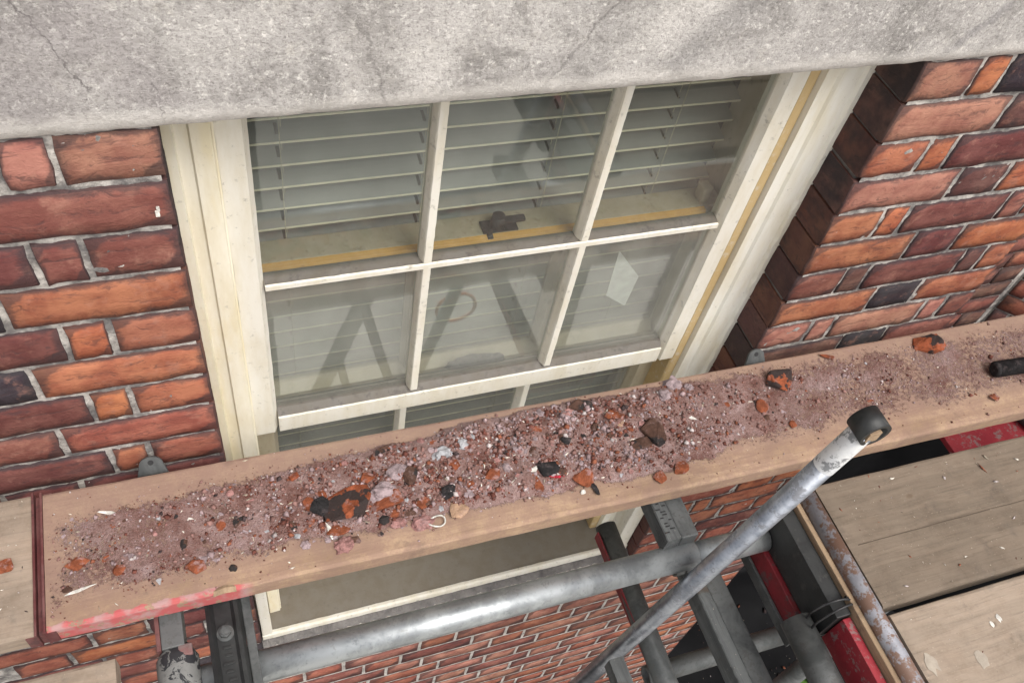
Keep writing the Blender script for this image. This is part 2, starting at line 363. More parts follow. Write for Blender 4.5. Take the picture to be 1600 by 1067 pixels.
class MB:
    def __init__(s): s.v = []; s.f = []; s.mi = []; s.smooth = []
    def face(s, idx, mi=0, sm=False): s.f.append(tuple(idx)); s.mi.append(mi); s.smooth.append(sm)
    def box(s, a, b, mi=0, rot=None, bev=0.0):
        a, b = Vector(a), Vector(b)
        lo = Vector((min(a[i], b[i]) for i in range(3))); hi = Vector((max(a[i], b[i]) for i in range(3)))
        bev = min(bev, 0.3 * min(hi - lo)) if bev else 0
        n = len(s.v)
        if not bev:
            for z in (lo.z, hi.z):
                for x, y in ((lo.x, lo.y), (hi.x, lo.y), (hi.x, hi.y), (lo.x, hi.y)): s.v.append(Vector((x, y, z)))
            for q in ((3, 2, 1, 0), (4, 5, 6, 7), (0, 1, 5, 4), (1, 2, 6, 5), (2, 3, 7, 6), (3, 0, 4, 7)): s.face([n + i for i in q], mi)
        else:
            bm = bmesh.new(); bmesh.ops.create_cube(bm, size=1)
            for q in bm.verts: q.co = Vector(((lo[i] + hi[i]) / 2 + q.co[i] * (hi[i] - lo[i]) for i in range(3)))
            bmesh.ops.bevel(bm, geom=list(bm.edges), offset=bev, segments=2, profile=0.6, affect='EDGES')
            s.bm(bm, mi)
        return s
    def bm(s, bm, mi=0, sm=False):
        n = len(s.v); bm.verts.ensure_lookup_table(); bm.verts.index_update()
        s.v += [q.co.copy() for q in bm.verts]
        for f in bm.faces: s.face([n + q.index for q in f.verts], mi, sm)
        bm.free(); return s
    def tube(s, a, b, r, seg=24, mi=0, r2=None, inner=None, caps=True, flat=None):
        """cylinder from a to b, hollow when inner is given"""
        a, b = Vector(a), Vector(b); d = (b - a).normalized()
        u = d.orthogonal().normalized(); w = d.cross(u); r2 = r if r2 is None else r2
        n = len(s.v)
        for p, rr in ((a, r), (b, r2)):
            for i in range(seg):
                t = 2 * math.pi * i / seg; s.v.append(p + (u * math.cos(t) + w * math.sin(t)) * rr)
        for i in range(seg):
            j = (i + 1) % seg; s.face((n + i, n + j, n + seg + j, n + seg + i), mi, True)
        if inner:
            m = len(s.v)
            for p in (a, b):
                for i in range(seg):
                    t = 2 * math.pi * i / seg; s.v.append(p + (u * math.cos(t) + w * math.sin(t)) * inner)
            for i in range(seg):
                j = (i + 1) % seg
                s.face((m + j, m + i, m + seg + i, m + seg + j), mi, True)
                s.face((n + j, n + i, m + i, m + j), mi); s.face((n + seg + i, n + seg + j, m + seg + j, m + seg + i), mi)
        elif caps:
            s.face([n + i for i in range(seg)][::-1], mi); s.face([n + seg + i for i in range(seg)], mi)
        return s
    def extrude(s, prof, p0, p1, ax, ay, n=1, mis=None, jit=None, close=False, caps=True):
        """profile (a, b) in the ax/ay directions swept from p0 to p1"""
        p0, p1, ax, ay = Vector(p0), Vector(p1), Vector(ax), Vector(ay); st = len(s.v); k = len(prof)
        for i in range(n + 1):
            c = p0.lerp(p1, i / n)
            for j, (a, b) in enumerate(prof):
                da, db = jit(i, j) if jit else (0, 0)
                s.v.append(c + ax * (a + da) + ay * (b + db))
        for i in range(n):
            for j in range(k if close else k - 1):
                q = (j + 1) % k
                s.face((st + i * k + j, st + i * k + q, st + (i + 1) * k + q, st + (i + 1) * k + j), mis[j] if mis else 0)
        if caps and close:
            s.face([st + j for j in range(k)][::-1]); s.face([st + n * k + j for j in range(k)])
        return s
    def mesh(s, name, mats, off):
        me = bpy.data.meshes.new(name)
        me.from_pydata([tuple(q - off) for q in s.v], [], s.f)
        for m in (mats if isinstance(mats, (list, tuple)) else [mats]): me.materials.append(m)
        me.polygons.foreach_set('material_index', s.mi); me.polygons.foreach_set('use_smooth', s.smooth)
        bm = bmesh.new(); bm.from_mesh(me); bmesh.ops.recalc_face_normals(bm, faces=bm.faces); bm.to_mesh(me); bm.free()
        me.update(); return me
    def part(s, name, mats, parent):
        root = parent
        while root.parent: root = root.parent
        o = bpy.data.objects.new(name, s.mesh(name, mats, BASE[root.name])); COL.objects.link(o); o.parent = parent
        return o
    def solo(s, name, mats, base, label=None, cat=None, group=None, kind=None):
        base = Vector(base)
        o = bpy.data.objects.new(name, s.mesh(name, mats, base)); COL.objects.link(o); o.location = base
        BASE[o.name] = base
        return tag(o, label, cat, group, kind)

def hnoise(x, y=0.0, z=0.0, s=1.0):
    from mathutils import noise
    return noise.noise(Vector((x * s, y * s, z * s)))

# ------------------------------------------------------------------ brickwork
ORANGE, BRIGHT, RED, PINK = (0.37, 0.138, 0.080), (0.40, 0.142, 0.072), (0.32, 0.118, 0.078), (0.37, 0.170, 0.125)
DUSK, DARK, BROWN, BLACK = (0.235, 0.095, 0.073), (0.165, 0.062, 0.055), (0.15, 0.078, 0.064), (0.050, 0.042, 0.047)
PAL = [ORANGE] * 4 + [RED] * 5 + [DUSK] * 4 + [DARK] * 2 + [BRIGHT] * 2 + [BROWN] + [BLACK]
BR = {}
def brick_mesh(w, h, d, var, lod):
    """one worn brick: face at y=0 looking to -y, corner at the origin; slot 1 on its ends"""
    key = (round(w, 4), round(h, 4), round(d, 3), var, lod)
    if key in BR: return BR[key]
    rr = random.Random(hash(key) & 0xffff)
    nx, nz = ((7 if w > 0.15 else 4), 3) if lod else (4, 2)
    j = 0.0017 if lod else 0.0009
    me = MB(); ch = 0.0015 if lod else 0.0012
    P = {}
    ring = [(i, 0) for i in range(nx + 1)] + [(nx, k) for k in range(1, nz + 1)] + [(i, nz) for i in range(nx - 1, -1, -1)] + [(0, k) for k in range(nz - 1, 0, -1)]
    def outer(i, k):
        x = w * i / nx; z = h * k / nz
        return x, z
    off = {q: (rr.uniform(-j, j), rr.uniform(-j, j)) for q in ring}
    for k in range(nz + 1):
        for i in range(nx + 1):
            x, z = outer(i, k)
            if (i, k) in off: x += off[(i, k)][0]; z += off[(i, k)][1]
            if i == 0: x += ch * rr.uniform(0.6, 1.6)
            if i == nx: x -= ch * rr.uniform(0.6, 1.6)
            if k == 0: z += ch * rr.uniform(0.5, 1.5)
            if k == nz: z -= ch * rr.uniform(0.5, 1.5)
            P[(i, k)] = len(me.v); me.v.append(Vector((x, rr.uniform(-0.0012, 0.0012) if lod else 0.0, z)))
    for k in range(nz):
        for i in range(nx): me.face((P[(i, k)], P[(i + 1, k)], P[(i + 1, k + 1)], P[(i, k + 1)]), 0, True)
    R1, R2 = [], []
    for (i, k) in ring:
        x, z = outer(i, k); x += off[(i, k)][0]; z += off[(i, k)][1]
        R1.append(len(me.v)); me.v.append(Vector((x, 0.004, z)))
    for (i, k) in ring:
        x, z = outer(i, k)
        R2.append(len(me.v)); me.v.append(Vector((x, d, z)))
    n = len(ring)
    for a in range(n):
        b = (a + 1) % n
        side = 1 if (ring[a][0] == ring[b][0]) else 0
        me.face((P[ring[a]], R1[a], R1[b], P[ring[b]]), 2 if lod else 0, True)
        me.face((R1[a], R2[a], R2[b], R1[b]), side)
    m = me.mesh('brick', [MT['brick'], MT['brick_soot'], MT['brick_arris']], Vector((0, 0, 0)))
    ca = m.color_attributes.new('edge', 'FLOAT_COLOR', 'POINT')
    pv = []
    for k in range(nz + 1):
        for i in range(nx + 1): pv.append(1.0 if (i, k) in off else 0.0)
    for i in range(len(m.vertices)): q = pv[i] if i < len(pv) else 1.0; ca.data[i].color = (q, q, q, 1)
    BR[key] = m
    return m

JO = 0.0072
def lay(parent, x, z, w, h, d, col, lod, y=0.0, rotz=0.0, mortar_var=0):
    o = bpy.data.objects.new('brick', brick_mesh(w, h, d, random.randrange(5), lod)); COL.objects.link(o)
    o.parent = parent; b = BASE[parent.name]
    o.location = Vector((x, y + random.uniform(-0.0012, 0.0012) * (1 if lod else 0.25), z)) - b
    o.rotation_euler = (0, random.uniform(-0.004, 0.004), rotz)
    f = random.uniform(0.9, 1.1)
    o.color = (col[0] * f, col[1] * f * random.uniform(0.93, 1.07), col[2] * f, 1)
    return o

W = 1.0317
PW = 0.5185
CR = 0.075
LEFT_COL = {0: [PINK, PINK, DUSK], 1: [DUSK, DARK], 2: [DUSK, DUSK, DARK], 3: [ORANGE, BLACK, DUSK], 4: [RED, BRIGHT, DARK], 5: [ORANGE, BLACK, DUSK],
            6: [ORANGE, BRIGHT, DARK], 7: [RED, DUSK], 8: [RED, ORANGE, DARK], 9: [DARK, DARK]}
RIGHT_COL = {0: [PINK, BRIGHT, BLACK, RED], 1: [PINK, BROWN, RED], 2: [ORANGE, BRIGHT, DARK, RED], 3: [PINK, BROWN, BRIGHT], 4: [ORANGE, BRIGHT, DARK, DUSK, RED],
             5: [ORANGE, DARK, BRIGHT], 6: [DUSK, BROWN, DARK, BROWN, ORANGE], 7: [ORANGE, BLACK, ORANGE], 8: [PINK, PINK, PINK, PINK, DUSK], 9: [BROWN, BLACK, DUSK]}
HB = 0.0680

def mortar_sheet(x0, x1, z0, z1, y, step, amp, seed):
    mb = MB(); nx = max(1, int((x1 - x0) / step)); nz = max(1, int((z1 - z0) / step))
    for k in range(nz + 1):
        for i in range(nx + 1):
            x = x0 + (x1 - x0) * i / nx; z = z0 + (z1 - z0) * k / nz
            mb.v.append(Vector((x, y + amp * (hnoise(x + seed, 0, z, 60) + 0.6 * hnoise(x, seed, z, 170)), z)))
    for k in range(nz):
        for i in range(nx):
            a = k * (nx + 1) + i; mb.face((a, a + 1, a + nx + 2, a + nx + 1), 0, True)
    return mb

ROWS = 22
lp = thing('brick_pier', (-0.3, 0, -3.3), 'red brick pier left of the white sash window', 'brick pier')
rp = thing('brick_pier', (W + 0.25, 0, -3.3), 'red brick pier right of the window with sooted dark reveal', 'brick pier')
for k in range(ROWS):
    z = -CR * (k + 1) + 0.0035
    seqA, seqB = [0.2178, 0.1053, 0.2178, 0.1053], [0.1053, 0.0488, 0.2178, 0.1053, 0.2178]
    x = 0.0; cols = LEFT_COL.get(k, [])
    for i, w in enumerate(seqB if k % 2 == 0 else seqA):
        c = cols[i] if i < len(cols) else random.choice(PAL)
        lay(lp, x - w, z, w, HB, 0.112, c, 1); x -= w + JO
        if x < -0.5: break
    seqA, seqB = [0.2178, 0.1053, 0.181], [0.1053, 0.0488, 0.2178, 0.0488, 0.068]
    x = W; cols = RIGHT_COL.get(k, [])
    for i, w in enumerate(seqB if k % 2 == 0 else seqA):
        c = cols[i] if i < len(cols) else random.choice(PAL)
        lay(rp, x, z, w, HB, 0.150 if i == 0 else 0.10, c, 1); x += w + JO
zb = -CR * ROWS
m = mortar_sheet(-0.64, -0.006, zb, 0.002, 0.0026, 0.0055, 0.0020, 3)
m.box((-0.64, 0.012, zb), (-0.007, 0.25, 0.0)); m.part('mortar', MT['mortar'], lp)
m = mortar_sheet(W + 0.0085, W + PW - 0.006, zb, 0.002, 0.0026, 0.0055, 0.0020, 9)
m.part('mortar', MT['mortar'], rp)
m = MB().box((W + 0.005, 0.013, zb), (W + PW - 0.005, 0.45, 0.0)); m.part('mortar_core', MT['mortar_dark'], rp)

MT['mortar_pale'] = m_mortar('pale_pointing', -0.16)
sp = thing('brick_wall', (0.5, 0, -3.3), 'brick wall below the window sill in small red courses', 'brick wall')
for k in range(ROWS, 44):
    z = -CR * (k + 1) + 0.0035
    x = (-0.62 if k < 27 else -0.05) - (0.169 if k % 2 else 0.0); i = 0
    end = W + PW
    while x < end - 0.03:
        w = 0.215 if i % 2 == 0 else 0.1025
        if x + w > end: w = round(end - x, 4)
        c = DARK if k <= ROWS + 1 else random.choice([PINK, PINK, RED, PINK, RED, DUSK, PINK, PINK, DUSK, RED])
        if x > 1.2: c = random.choice([ORANGE, PINK, BROWN, ORANGE, PINK])
        if x + w > (-0.3 if k < 27 else 0.1) : lay(sp, x, z, w, HB, 0.10, c, 0)
        x += w + JO; i += 1
m = mortar_sheet(-0.64, W + PW - 0.005, -3.35, zb - 0.001, 0.0005, 0.02, 0.0004, 5)
m.box((-0.64, 0.012, -3.35), (W + PW - 0.006, 0.45, zb - 0.002)); m.part('mortar', MT['mortar_pale'], sp)

# set-back wall past the right pier and the canted cheek beyond it
RY = 0.46; RX = 2.57
bw = thing('brick_wall', (2.1, RY, -3.3), 'dark set-back brick wall beyond the right edge of the pier', 'brick wall')
cw = thing('brick_wall', (RX + 0.1, RY - 0.1, -3.3), 'canted brick cheek in the far right corner behind the plank', 'brick wall')
cw.rotation_euler = (0, 0, 0)
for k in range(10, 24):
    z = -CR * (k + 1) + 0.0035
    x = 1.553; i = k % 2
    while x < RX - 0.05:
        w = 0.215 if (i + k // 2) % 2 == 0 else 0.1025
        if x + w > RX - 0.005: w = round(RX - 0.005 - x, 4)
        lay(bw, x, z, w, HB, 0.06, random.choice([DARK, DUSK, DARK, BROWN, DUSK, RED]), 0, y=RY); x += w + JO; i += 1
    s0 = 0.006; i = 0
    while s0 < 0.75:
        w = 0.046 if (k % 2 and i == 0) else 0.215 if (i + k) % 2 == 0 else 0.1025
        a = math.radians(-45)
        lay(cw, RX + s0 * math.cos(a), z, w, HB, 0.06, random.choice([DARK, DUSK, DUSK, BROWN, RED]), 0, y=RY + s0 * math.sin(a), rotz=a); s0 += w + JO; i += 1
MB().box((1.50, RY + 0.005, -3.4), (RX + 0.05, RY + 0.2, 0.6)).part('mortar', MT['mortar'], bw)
m = MB(); a = math.radians(-45); dx, dy = math.cos(a), math.sin(a); nx_, ny_ = -dy, dx
q = [(RX + 0.0 + nx_ * 0.005, RY + ny_ * 0.005)]; q.append((q[0][0] + 0.9 * dx, q[0][1] + 0.9 * dy)); q.append((q[1][0] + 0.15 * nx_, q[1][1] + 0.15 * ny_)); q.append((q[0][0] + 0.15 * nx_, q[0][1] + 0.15 * ny_))
m.extrude([(0, 0)], (0, 0, 0), (0, 0, 1), (1, 0, 0), (0, 1, 0), 1, caps=False); m.v.clear(); m.f.clear(); m.mi.clear(); m.smooth.clear()
for z in (-3.4, 0.6):
    for p in q: m.v.append(Vector((p[0], p[1], z)))
for f in ((3, 2, 1, 0), (4, 5, 6, 7), (0, 1, 5, 4), (1, 2, 6, 5), (2, 3, 7, 6), (3, 0, 4, 7)): m.face(f)
m.part('mortar', MT['mortar'], cw)

# ------------------------------------------------------------------ stone lintel
mb = MB(); NX, NZ = 330, 64; X0, X1 = -0.75, 2.0
for k in range(NZ + 1):
    t = k / NZ; z = 0.62 * t ** 1.5
    for i in range(NX + 1):
        x = X0 + (X1 - X0) * i / NX
        ed = max(0.0, 1 - z / 0.018)
        y = -0.010 + 0.0016 * hnoise(x, 0, z, 34) + 0.0009 * hnoise(x, 7, z, 110) + 0.007 * ed ** 2
        zz = z + (0.0005 * hnoise(x, 3, 0, 20) + 0.0007 * hnoise(x, 5, 0, 120)) * max(0, 1 - z / 0.03) + 0.001
        mb.v.append(Vector((x, y, zz)))
for k in range(NZ):
    for i in range(NX):
        a = k * (NX + 1) + i; mb.face((a, a + 1, a + NX + 2, a + NX + 1), 0, True)
n0 = len(mb.v)
for i in range(NX + 1):
    x = X0 + (X1 - X0) * i / NX; mb.v.append(Vector((x, 0.14, 0.002)))
for i in range(NX): mb.face((i, n0 + i, n0 + i + 1, i + 1))
mb.box((X0, 0.02, 0.006), (X1, 0.30, 0.62))
mb.solo('stone_lintel', MT['stone'], (0.6, 0.1, 0), 'weathered grey stone lintel with hairline cracks over the window', 'lintel')

# ------------------------------------------------------------------ room behind the window
mb = MB(); mb.box((-0.6, 0.31, -1.9), (1.7, 2.6, 0.9))
mb.box((-0.6, 0.26, -1.9), (0.005, 0.30, 0.6)); mb.box((W - 0.005, 0.26, -1.9), (1.7, 0.30, 0.6)); mb.box((-0.6, 0.26, -1.9), (1.7, 0.30, -1.62))
mb.box((-0.6, 0.301, 0.02), (1.7, 0.305, 0.9))
# open the front of the box at the window
mb.f.pop(2); mb.mi.pop(2); mb.smooth.pop(2)
room = mb.solo('room_interior', MT['room'], (0.5, 1.4, -1.9), kind='structure')

# ------------------------------------------------------------------ sash window
win = thing('sash_window', (W / 2, 0.1, -1.70), 'white painted timber sash window with cream frame, six panes in its outer sash', 'window')
ZT, ZB = 0.004, -1.632
def jit_edge(cols, amp, seed):
    def f(i, j):
        return (amp * hnoise(i * 0.37 + seed, j, 0, 1.0), 0) if j in cols else (0, 0)
    return f
prof = [(-0.002, 0.13), (-0.002, 0.086), (0.012, 0.085), (0.0145, 0.092), (0.030, 0.091), (0.0325, 0.086), (0.0570, 0.087), (0.0585, 0.092), (0.0610, 0.0925), (0.0612, 0.17)]
MB().extrude(prof, (0, 0, ZB), (0, 0, ZT), (1, 0, 0), (0, 1, 0), 120, jit=jit_edge((3,), 0.0015, 2)).part('jamb', MT['paint'], win)
profr = [(0.004, 0.13), (0.004, 0.081), (-0.010, 0.080), (-0.014, 0.086), (-0.048, 0.087), (-0.052, 0.092), (-0.0745, 0.092), (-0.0765, 0.108), (-0.0765, 0.12)]
MB().extrude(profr, (W, 0, ZB), (W, 0, ZT), (1, 0, 0), (0, 1, 0), 160, jit=jit_edge((1, 2), 0.005, 6)).part('jamb', MT['paint_white'], win)
MB().extrude([(-0.0765, 0.106), (-0.0775, 0.103), (-0.095, 0.103), (-0.098, 0.106), (-0.098, 0.17)], (W, 0, ZB), (W, 0, ZT), (1, 0, 0), (0, 1, 0), 60,
             jit=jit_edge((2,), 0.0012, 3)).part('parting_strip', MT['stained'], win)
MB().box((0.0, 0.10, -0.03), (W, 0.25, -0.001)).part('head', MT['paint'], win)
# side linings behind the sashes
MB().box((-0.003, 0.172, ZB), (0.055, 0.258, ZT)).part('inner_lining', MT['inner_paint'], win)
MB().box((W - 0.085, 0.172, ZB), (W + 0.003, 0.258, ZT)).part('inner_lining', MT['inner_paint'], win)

GX = [(0.103, 0.347), (0.369, 0.619), (0.645, 0.893)]
OB = -0.795                       # bottom of the outer sash
YF, YG = 0.100, 0.1155             # face and glass of the outer sash
def stiles(name, pairs, z0, z1, yf, yg, mat):
    # the two uprights of a sash: flat face, then a putty bevel to the glass
    mb = MB()
    for xa, xb, inner_side in pairs:
        if inner_side > 0: pr = [(xa, yg + 0.018), (xa, yf), (xb - 0.008, yf), (xb - 0.006, yf + 0.004), (xb, yg), (xb, yg + 0.018)]
        else: pr = [(xb, yg + 0.018), (xb, yf), (xa + 0.008, yf), (xa + 0.006, yf + 0.004), (xa, yg), (xa, yg + 0.018)]
        mb.extrude(pr, (0, 0, z0), (0, 0, z1), (1, 0, 0), (0, 1, 0), 40, jit=lambda i, j: (0.0007 * hnoise(i * 0.6, j, xa * 50), 0), close=True)
    return mb.part(name, mat, win)
def rail(z_face0, z_face1, z_glass, x0, x1, yf, yg, parent, name='rail', mats=None, yb=0.018):
    mb = MB()
    mb.extrude([(z_face0, yg + yb), (z_face0, yf), (z_face1, yf), (z_face1 + 0.002, yf + 0.003), (z_glass, yg), (z_glass, yg + yb)], (x0, 0, 0), (x1, 0, 0), (0, 0, 1), (0, 1, 0), 60,
               mis=[0, 0, 0, 1, 1, 0], jit=lambda i, j: (0.0012 * hnoise(i * 0.8, j, z_face0 * 30) if j in (2, 3, 4) else 0, 0), close=True)
    return mb.part(name, mats or [MT['paint_sash'], MT['putty']], parent)
us = stiles('outer_sash', ((0.0615, 0.103, 1), (0.893, 0.9325, -1)), OB, -0.004, YF, YG, MT['paint_sash'])
rail(OB, -0.753, -0.741, 0.1035, 0.8925, YF, YG, us, 'bottom_rail')
MB().box((0.1035, YF + 0.001, -0.032), (0.8925, YG + 0.015, -0.006)).part('top_rail', MT['paint_sash'], us)
def vbar(xc0, xc1, z0, z1, yf, yg, parent, mat):
    c = (xc0 + xc1) / 2
    pr = [(xc0, yg + 0.012), (xc0, yg), (c - 0.0075, yf + 0.003), (c - 0.006, yf), (c + 0.006, yf), (c + 0.0075, yf + 0.003), (xc1, yg), (xc1, yg + 0.012)]
    return MB().extrude(pr, (0, 0, z0), (0, 0, z1), (1, 0, 0), (0, 1, 0), 40, mis=[0, 1, 0, 0, 0, 0, 0, 0], jit=lambda i, j: (0.001 * hnoise(i * 0.7, j, xc0 * 40), 0), close=True).part('glazing_bar', mat, parent)
for a, b in ((0.347, 0.369), (0.619, 0.645)):
    vbar(a, b, -0.7415, -0.403, YF + 0.002, YG, us, [MT['paint_sash'], MT['bar_side']])
    vbar(a, b, -0.390, -0.030, YF + 0.002, YG, us, [MT['paint_sash'], MT['bar_side']])
rail(-0.403, -0.394, -0.389, 0.1035, 0.8925, YF + 0.001, YG, us, 'glazing_bar', [MT['paint_sash'], MT['putty']], 0.012)
for (a, b) in GX:
    for z0, z1 in ((-0.742, -0.403), (-0.390, -0.028)):
        MB().box((a - 0.004, YG + 0.004, z0 - 0.004), (b + 0.004, YG + 0.0075, z1 + 0.004)).part('pane', MT['glass_pale_reflection'] if z0 < -0.6 else MT['glass'], us)

# inner (lower) sash, its top rail standing behind the first row of panes
Y2, Y2G = 0.151, 0.168
IT, IBOT = -0.399, -1.600
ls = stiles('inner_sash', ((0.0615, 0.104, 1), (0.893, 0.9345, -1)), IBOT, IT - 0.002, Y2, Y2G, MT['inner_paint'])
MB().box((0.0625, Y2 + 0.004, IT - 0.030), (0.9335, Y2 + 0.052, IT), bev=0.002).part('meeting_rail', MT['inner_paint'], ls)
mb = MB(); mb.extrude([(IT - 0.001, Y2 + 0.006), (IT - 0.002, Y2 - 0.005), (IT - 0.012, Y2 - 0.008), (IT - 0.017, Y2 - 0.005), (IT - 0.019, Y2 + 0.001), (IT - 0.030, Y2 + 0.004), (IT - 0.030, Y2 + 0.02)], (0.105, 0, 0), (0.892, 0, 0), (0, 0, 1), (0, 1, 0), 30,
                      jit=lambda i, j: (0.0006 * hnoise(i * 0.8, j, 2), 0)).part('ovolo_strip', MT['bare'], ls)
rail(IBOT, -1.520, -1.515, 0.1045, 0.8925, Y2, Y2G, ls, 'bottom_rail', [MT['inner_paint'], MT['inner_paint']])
for a, b in ((0.347, 0.369), (0.619, 0.645)):
    for z0, z1 in ((-0.735, IT - 0.031), (-1.073, -0.763), (-1.516, -1.101)):
        vbar(a, b, z0, z1, Y2 + 0.001, Y2G, ls, [MT['inner_paint'], MT['inner_paint']] if z1 > -0.7 else [MT['paint_white'], MT['paint_sash']])
for zz in (-0.763, -1.101):
    rail(zz, zz + 0.010, zz + 0.026, 0.1045, 0.8925, Y2, Y2G, ls, 'glazing_bar', [MT['inner_paint'], MT['inner_paint']], 0.012)
for (a, b) in GX:
    for z0, z1 in ((-0.738, IT - 0.032), (-1.075, -0.762), (-1.516, -1.100)):
        MB().box((a - 0.003, Y2G + 0.004, z0 - 0.003), (b + 0.003, Y2G + 0.007, z1 + 0.003)).part('pane', MT['glass_pale_reflection'] if z1 < -0.76 else MT['glass'], ls)
# black sash fastener on the meeting rail
fx = 0.500
mb = MB(); mb.box((fx - 0.030, Y2 + 0.004, IT), (fx + 0.032, Y2 + 0.032, IT + 0.004), bev=0.001)
mb.tube((fx - 0.002, Y2 + 0.018, IT + 0.003), (fx - 0.002, Y2 + 0.018, IT + 0.026), 0.014, 16, r2=0.011)
mb.box((fx - 0.004, Y2 + 0.008, IT + 0.014), (fx + 0.044, Y2 + 0.020, IT + 0.022), bev=0.003)
mb.tube((fx - 0.02, Y2 - 0.006, IT - 0.002), (fx - 0.02, Y2 + 0.006, IT + 0.002), 0.005, 10)
mb.part('sash_fastener', MT['iron'], win)
# corner joint lug of the inner sash
mb = MB(); mb.box((0.884, Y2 + 0.010, IT - 0.001), (0.905, Y2 + 0.036, IT + 0.034), bev=0.006); mb.part('sash_horn', MT['inner_paint'], ls)

# window sill
mb = MB()
mb.extrude([(0.19, -1.598), (0.12, -1.606), (0.044, -1.620), (0.044, -1.70), (0.19, -1.70)], (0.004, 0, 0), (W - 0.004, 0, 0), (0, 1, 0), (0, 0, 1), 40, close=True)
sill = mb.part('sill', MT['sill'], win)
MB().extrude([(0.0435, -1.617), (0.036, -1.6165), (0.031, -1.620), (0.031, -1.640), (0.0435, -1.640)], (0.004, 0, 0), (W - 0.004, 0, 0), (0, 1, 0), (0, 0, 1), 80,
             jit=lambda i, j: (0.001 * hnoise(i * 0.5, j, 1), 0.0008 * hnoise(i * 0.6, j, 5)), close=True).part('sill_lip', MT['paint_sash'], sill)
MB().extrude([(0.06, -1.641), (0.030, -1.643), (0.018, -1.648), (0.002, -1.662), (0.002, -1.70), (0.06, -1.70)], (-0.004, 0, 0), (W + 0.004, 0, 0), (0, 1, 0), (0, 0, 1), 160,
             jit=lambda i, j: (0.005 * hnoise(i * 0.45, j, 1) if 0 < j < 4 else 0, 0.004 * hnoise(i * 0.6, j, 5) if 0 < j < 4 else 0), close=True).part('bedding_mortar', MT['mortar_dark'], sill)
# apron blocks where the jambs run down on to the sill
for x0, x1, nm in ((0.004, 0.030, 'jamb_foot'), (W - 0.046, W - 0.004, 'jamb_foot')):
    MB().box((x0, 0.034, -1.626), (x1, 0.088, -1.06), bev=0.003).part(nm, MT['paint_sash'], win)

# ------------------------------------------------------------------ venetian blind
BY = 0.243
bl = thing('venetian_blind', (W / 2, BY, -1.58), 'grey-cream venetian blind hanging behind the window panes', 'blind')
HX = [0.154, 0.376, 0.597, 0.815]
def slat_mesh():
    mb = MB(); x0, x1 = 0.068, 0.930; y0, y1 = -0.025, 0.025; tk = 0.0030
    def zc(y): return 0.0035 * (1 - (y / 0.025) ** 2)
    cuts = [x0] + sum([[h - 0.003, h + 0.003] for h in HX], []) + [x1]
    ys = [y0, -0.0236, -0.012, -0.005, 0.005, 0.012, y1]
    for i in range(len(cuts) - 1):
        hole = i % 2 == 1
        for j in range(len(ys) - 1):
            if hole and 2 <= j <= 4: continue
            n = len(mb.v)
            for (x, y) in ((cuts[i], ys[j]), (cuts[i + 1], ys[j]), (cuts[i + 1], ys[j + 1]), (cuts[i], ys[j + 1])): mb.v.append(Vector((x, y, zc(y) + tk)))
            for (x, y) in ((cuts[i], ys[j]), (cuts[i + 1], ys[j]), (cuts[i + 1], ys[j + 1]), (cuts[i], ys[j + 1])): mb.v.append(Vector((x, y, zc(y))))
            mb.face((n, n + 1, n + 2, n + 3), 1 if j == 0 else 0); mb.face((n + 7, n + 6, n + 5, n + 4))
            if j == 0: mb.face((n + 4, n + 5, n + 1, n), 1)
            if j == len(ys) - 2: mb.face((n + 2, n + 6, n + 7, n + 3))
    me = bpy.data.meshes.new('slat'); me.from_pydata([tuple(q) for q in mb.v], [], mb.f)
    me.materials.append(MT['slat']); me.materials.append(MT['slat_lit_edge']); me.polygons.foreach_set('material_index', mb.mi); me.update()
    return me
SM = slat_mesh()
z = -0.044
while z > -1.57:
    o = bpy.data.objects.new('slat', SM); COL.objects.link(o); o.parent = bl
    o.location = Vector((random.uniform(-0.001, 0.001), BY, z)) - BASE[bl.name]; o.rotation_euler = (math.radians(random.uniform(10, 12)), random.uniform(-0.0015, 0.0015), 0)
    z -= 0.0432
for h in HX:
    MB().tube((h, BY - 0.027, -0.02), (h, BY - 0.027, -1.57), 0.0007, 6).part('ladder_cord', MT['cord'], bl)
    MB().tube((h + 0.006, BY + 0.0, -0.02), (h + 0.006, BY + 0.0, -1.57), 0.0008, 6).part('lift_cord', MT['cord'], bl)
MB().box((0.066, BY - 0.026, -0.03), (0.932, BY + 0.026, 0.0)).part('head_rail', MT['slat'], bl)

# ------------------------------------------------------------------ ground
mb = MB(); mb.box((-60, -80, -4.2), (60, -1.6, -4.0)); mb.solo('pavement', MT['paving'], (0, -20, -4.1), kind='structure')
mb = MB()
for k in range(41):
    for i in range(61):
        x = -1.0 + 6.0 * i / 60; y = -1.7 + 3.7 * k / 40
        mb.v.append(Vector((x, y, -3.35 + 0.03 * hnoise(x, y, 0, 4) + 0.015 * hnoise(x, y, 3, 15))))
for k in range(40):
    for i in range(60):
        a = k * 61 + i; mb.face((a, a + 1, a + 62, a + 61), 0, True)
mb.solo('soil', MT['soil'], (1.5, 0, -3.35), kind='structure')

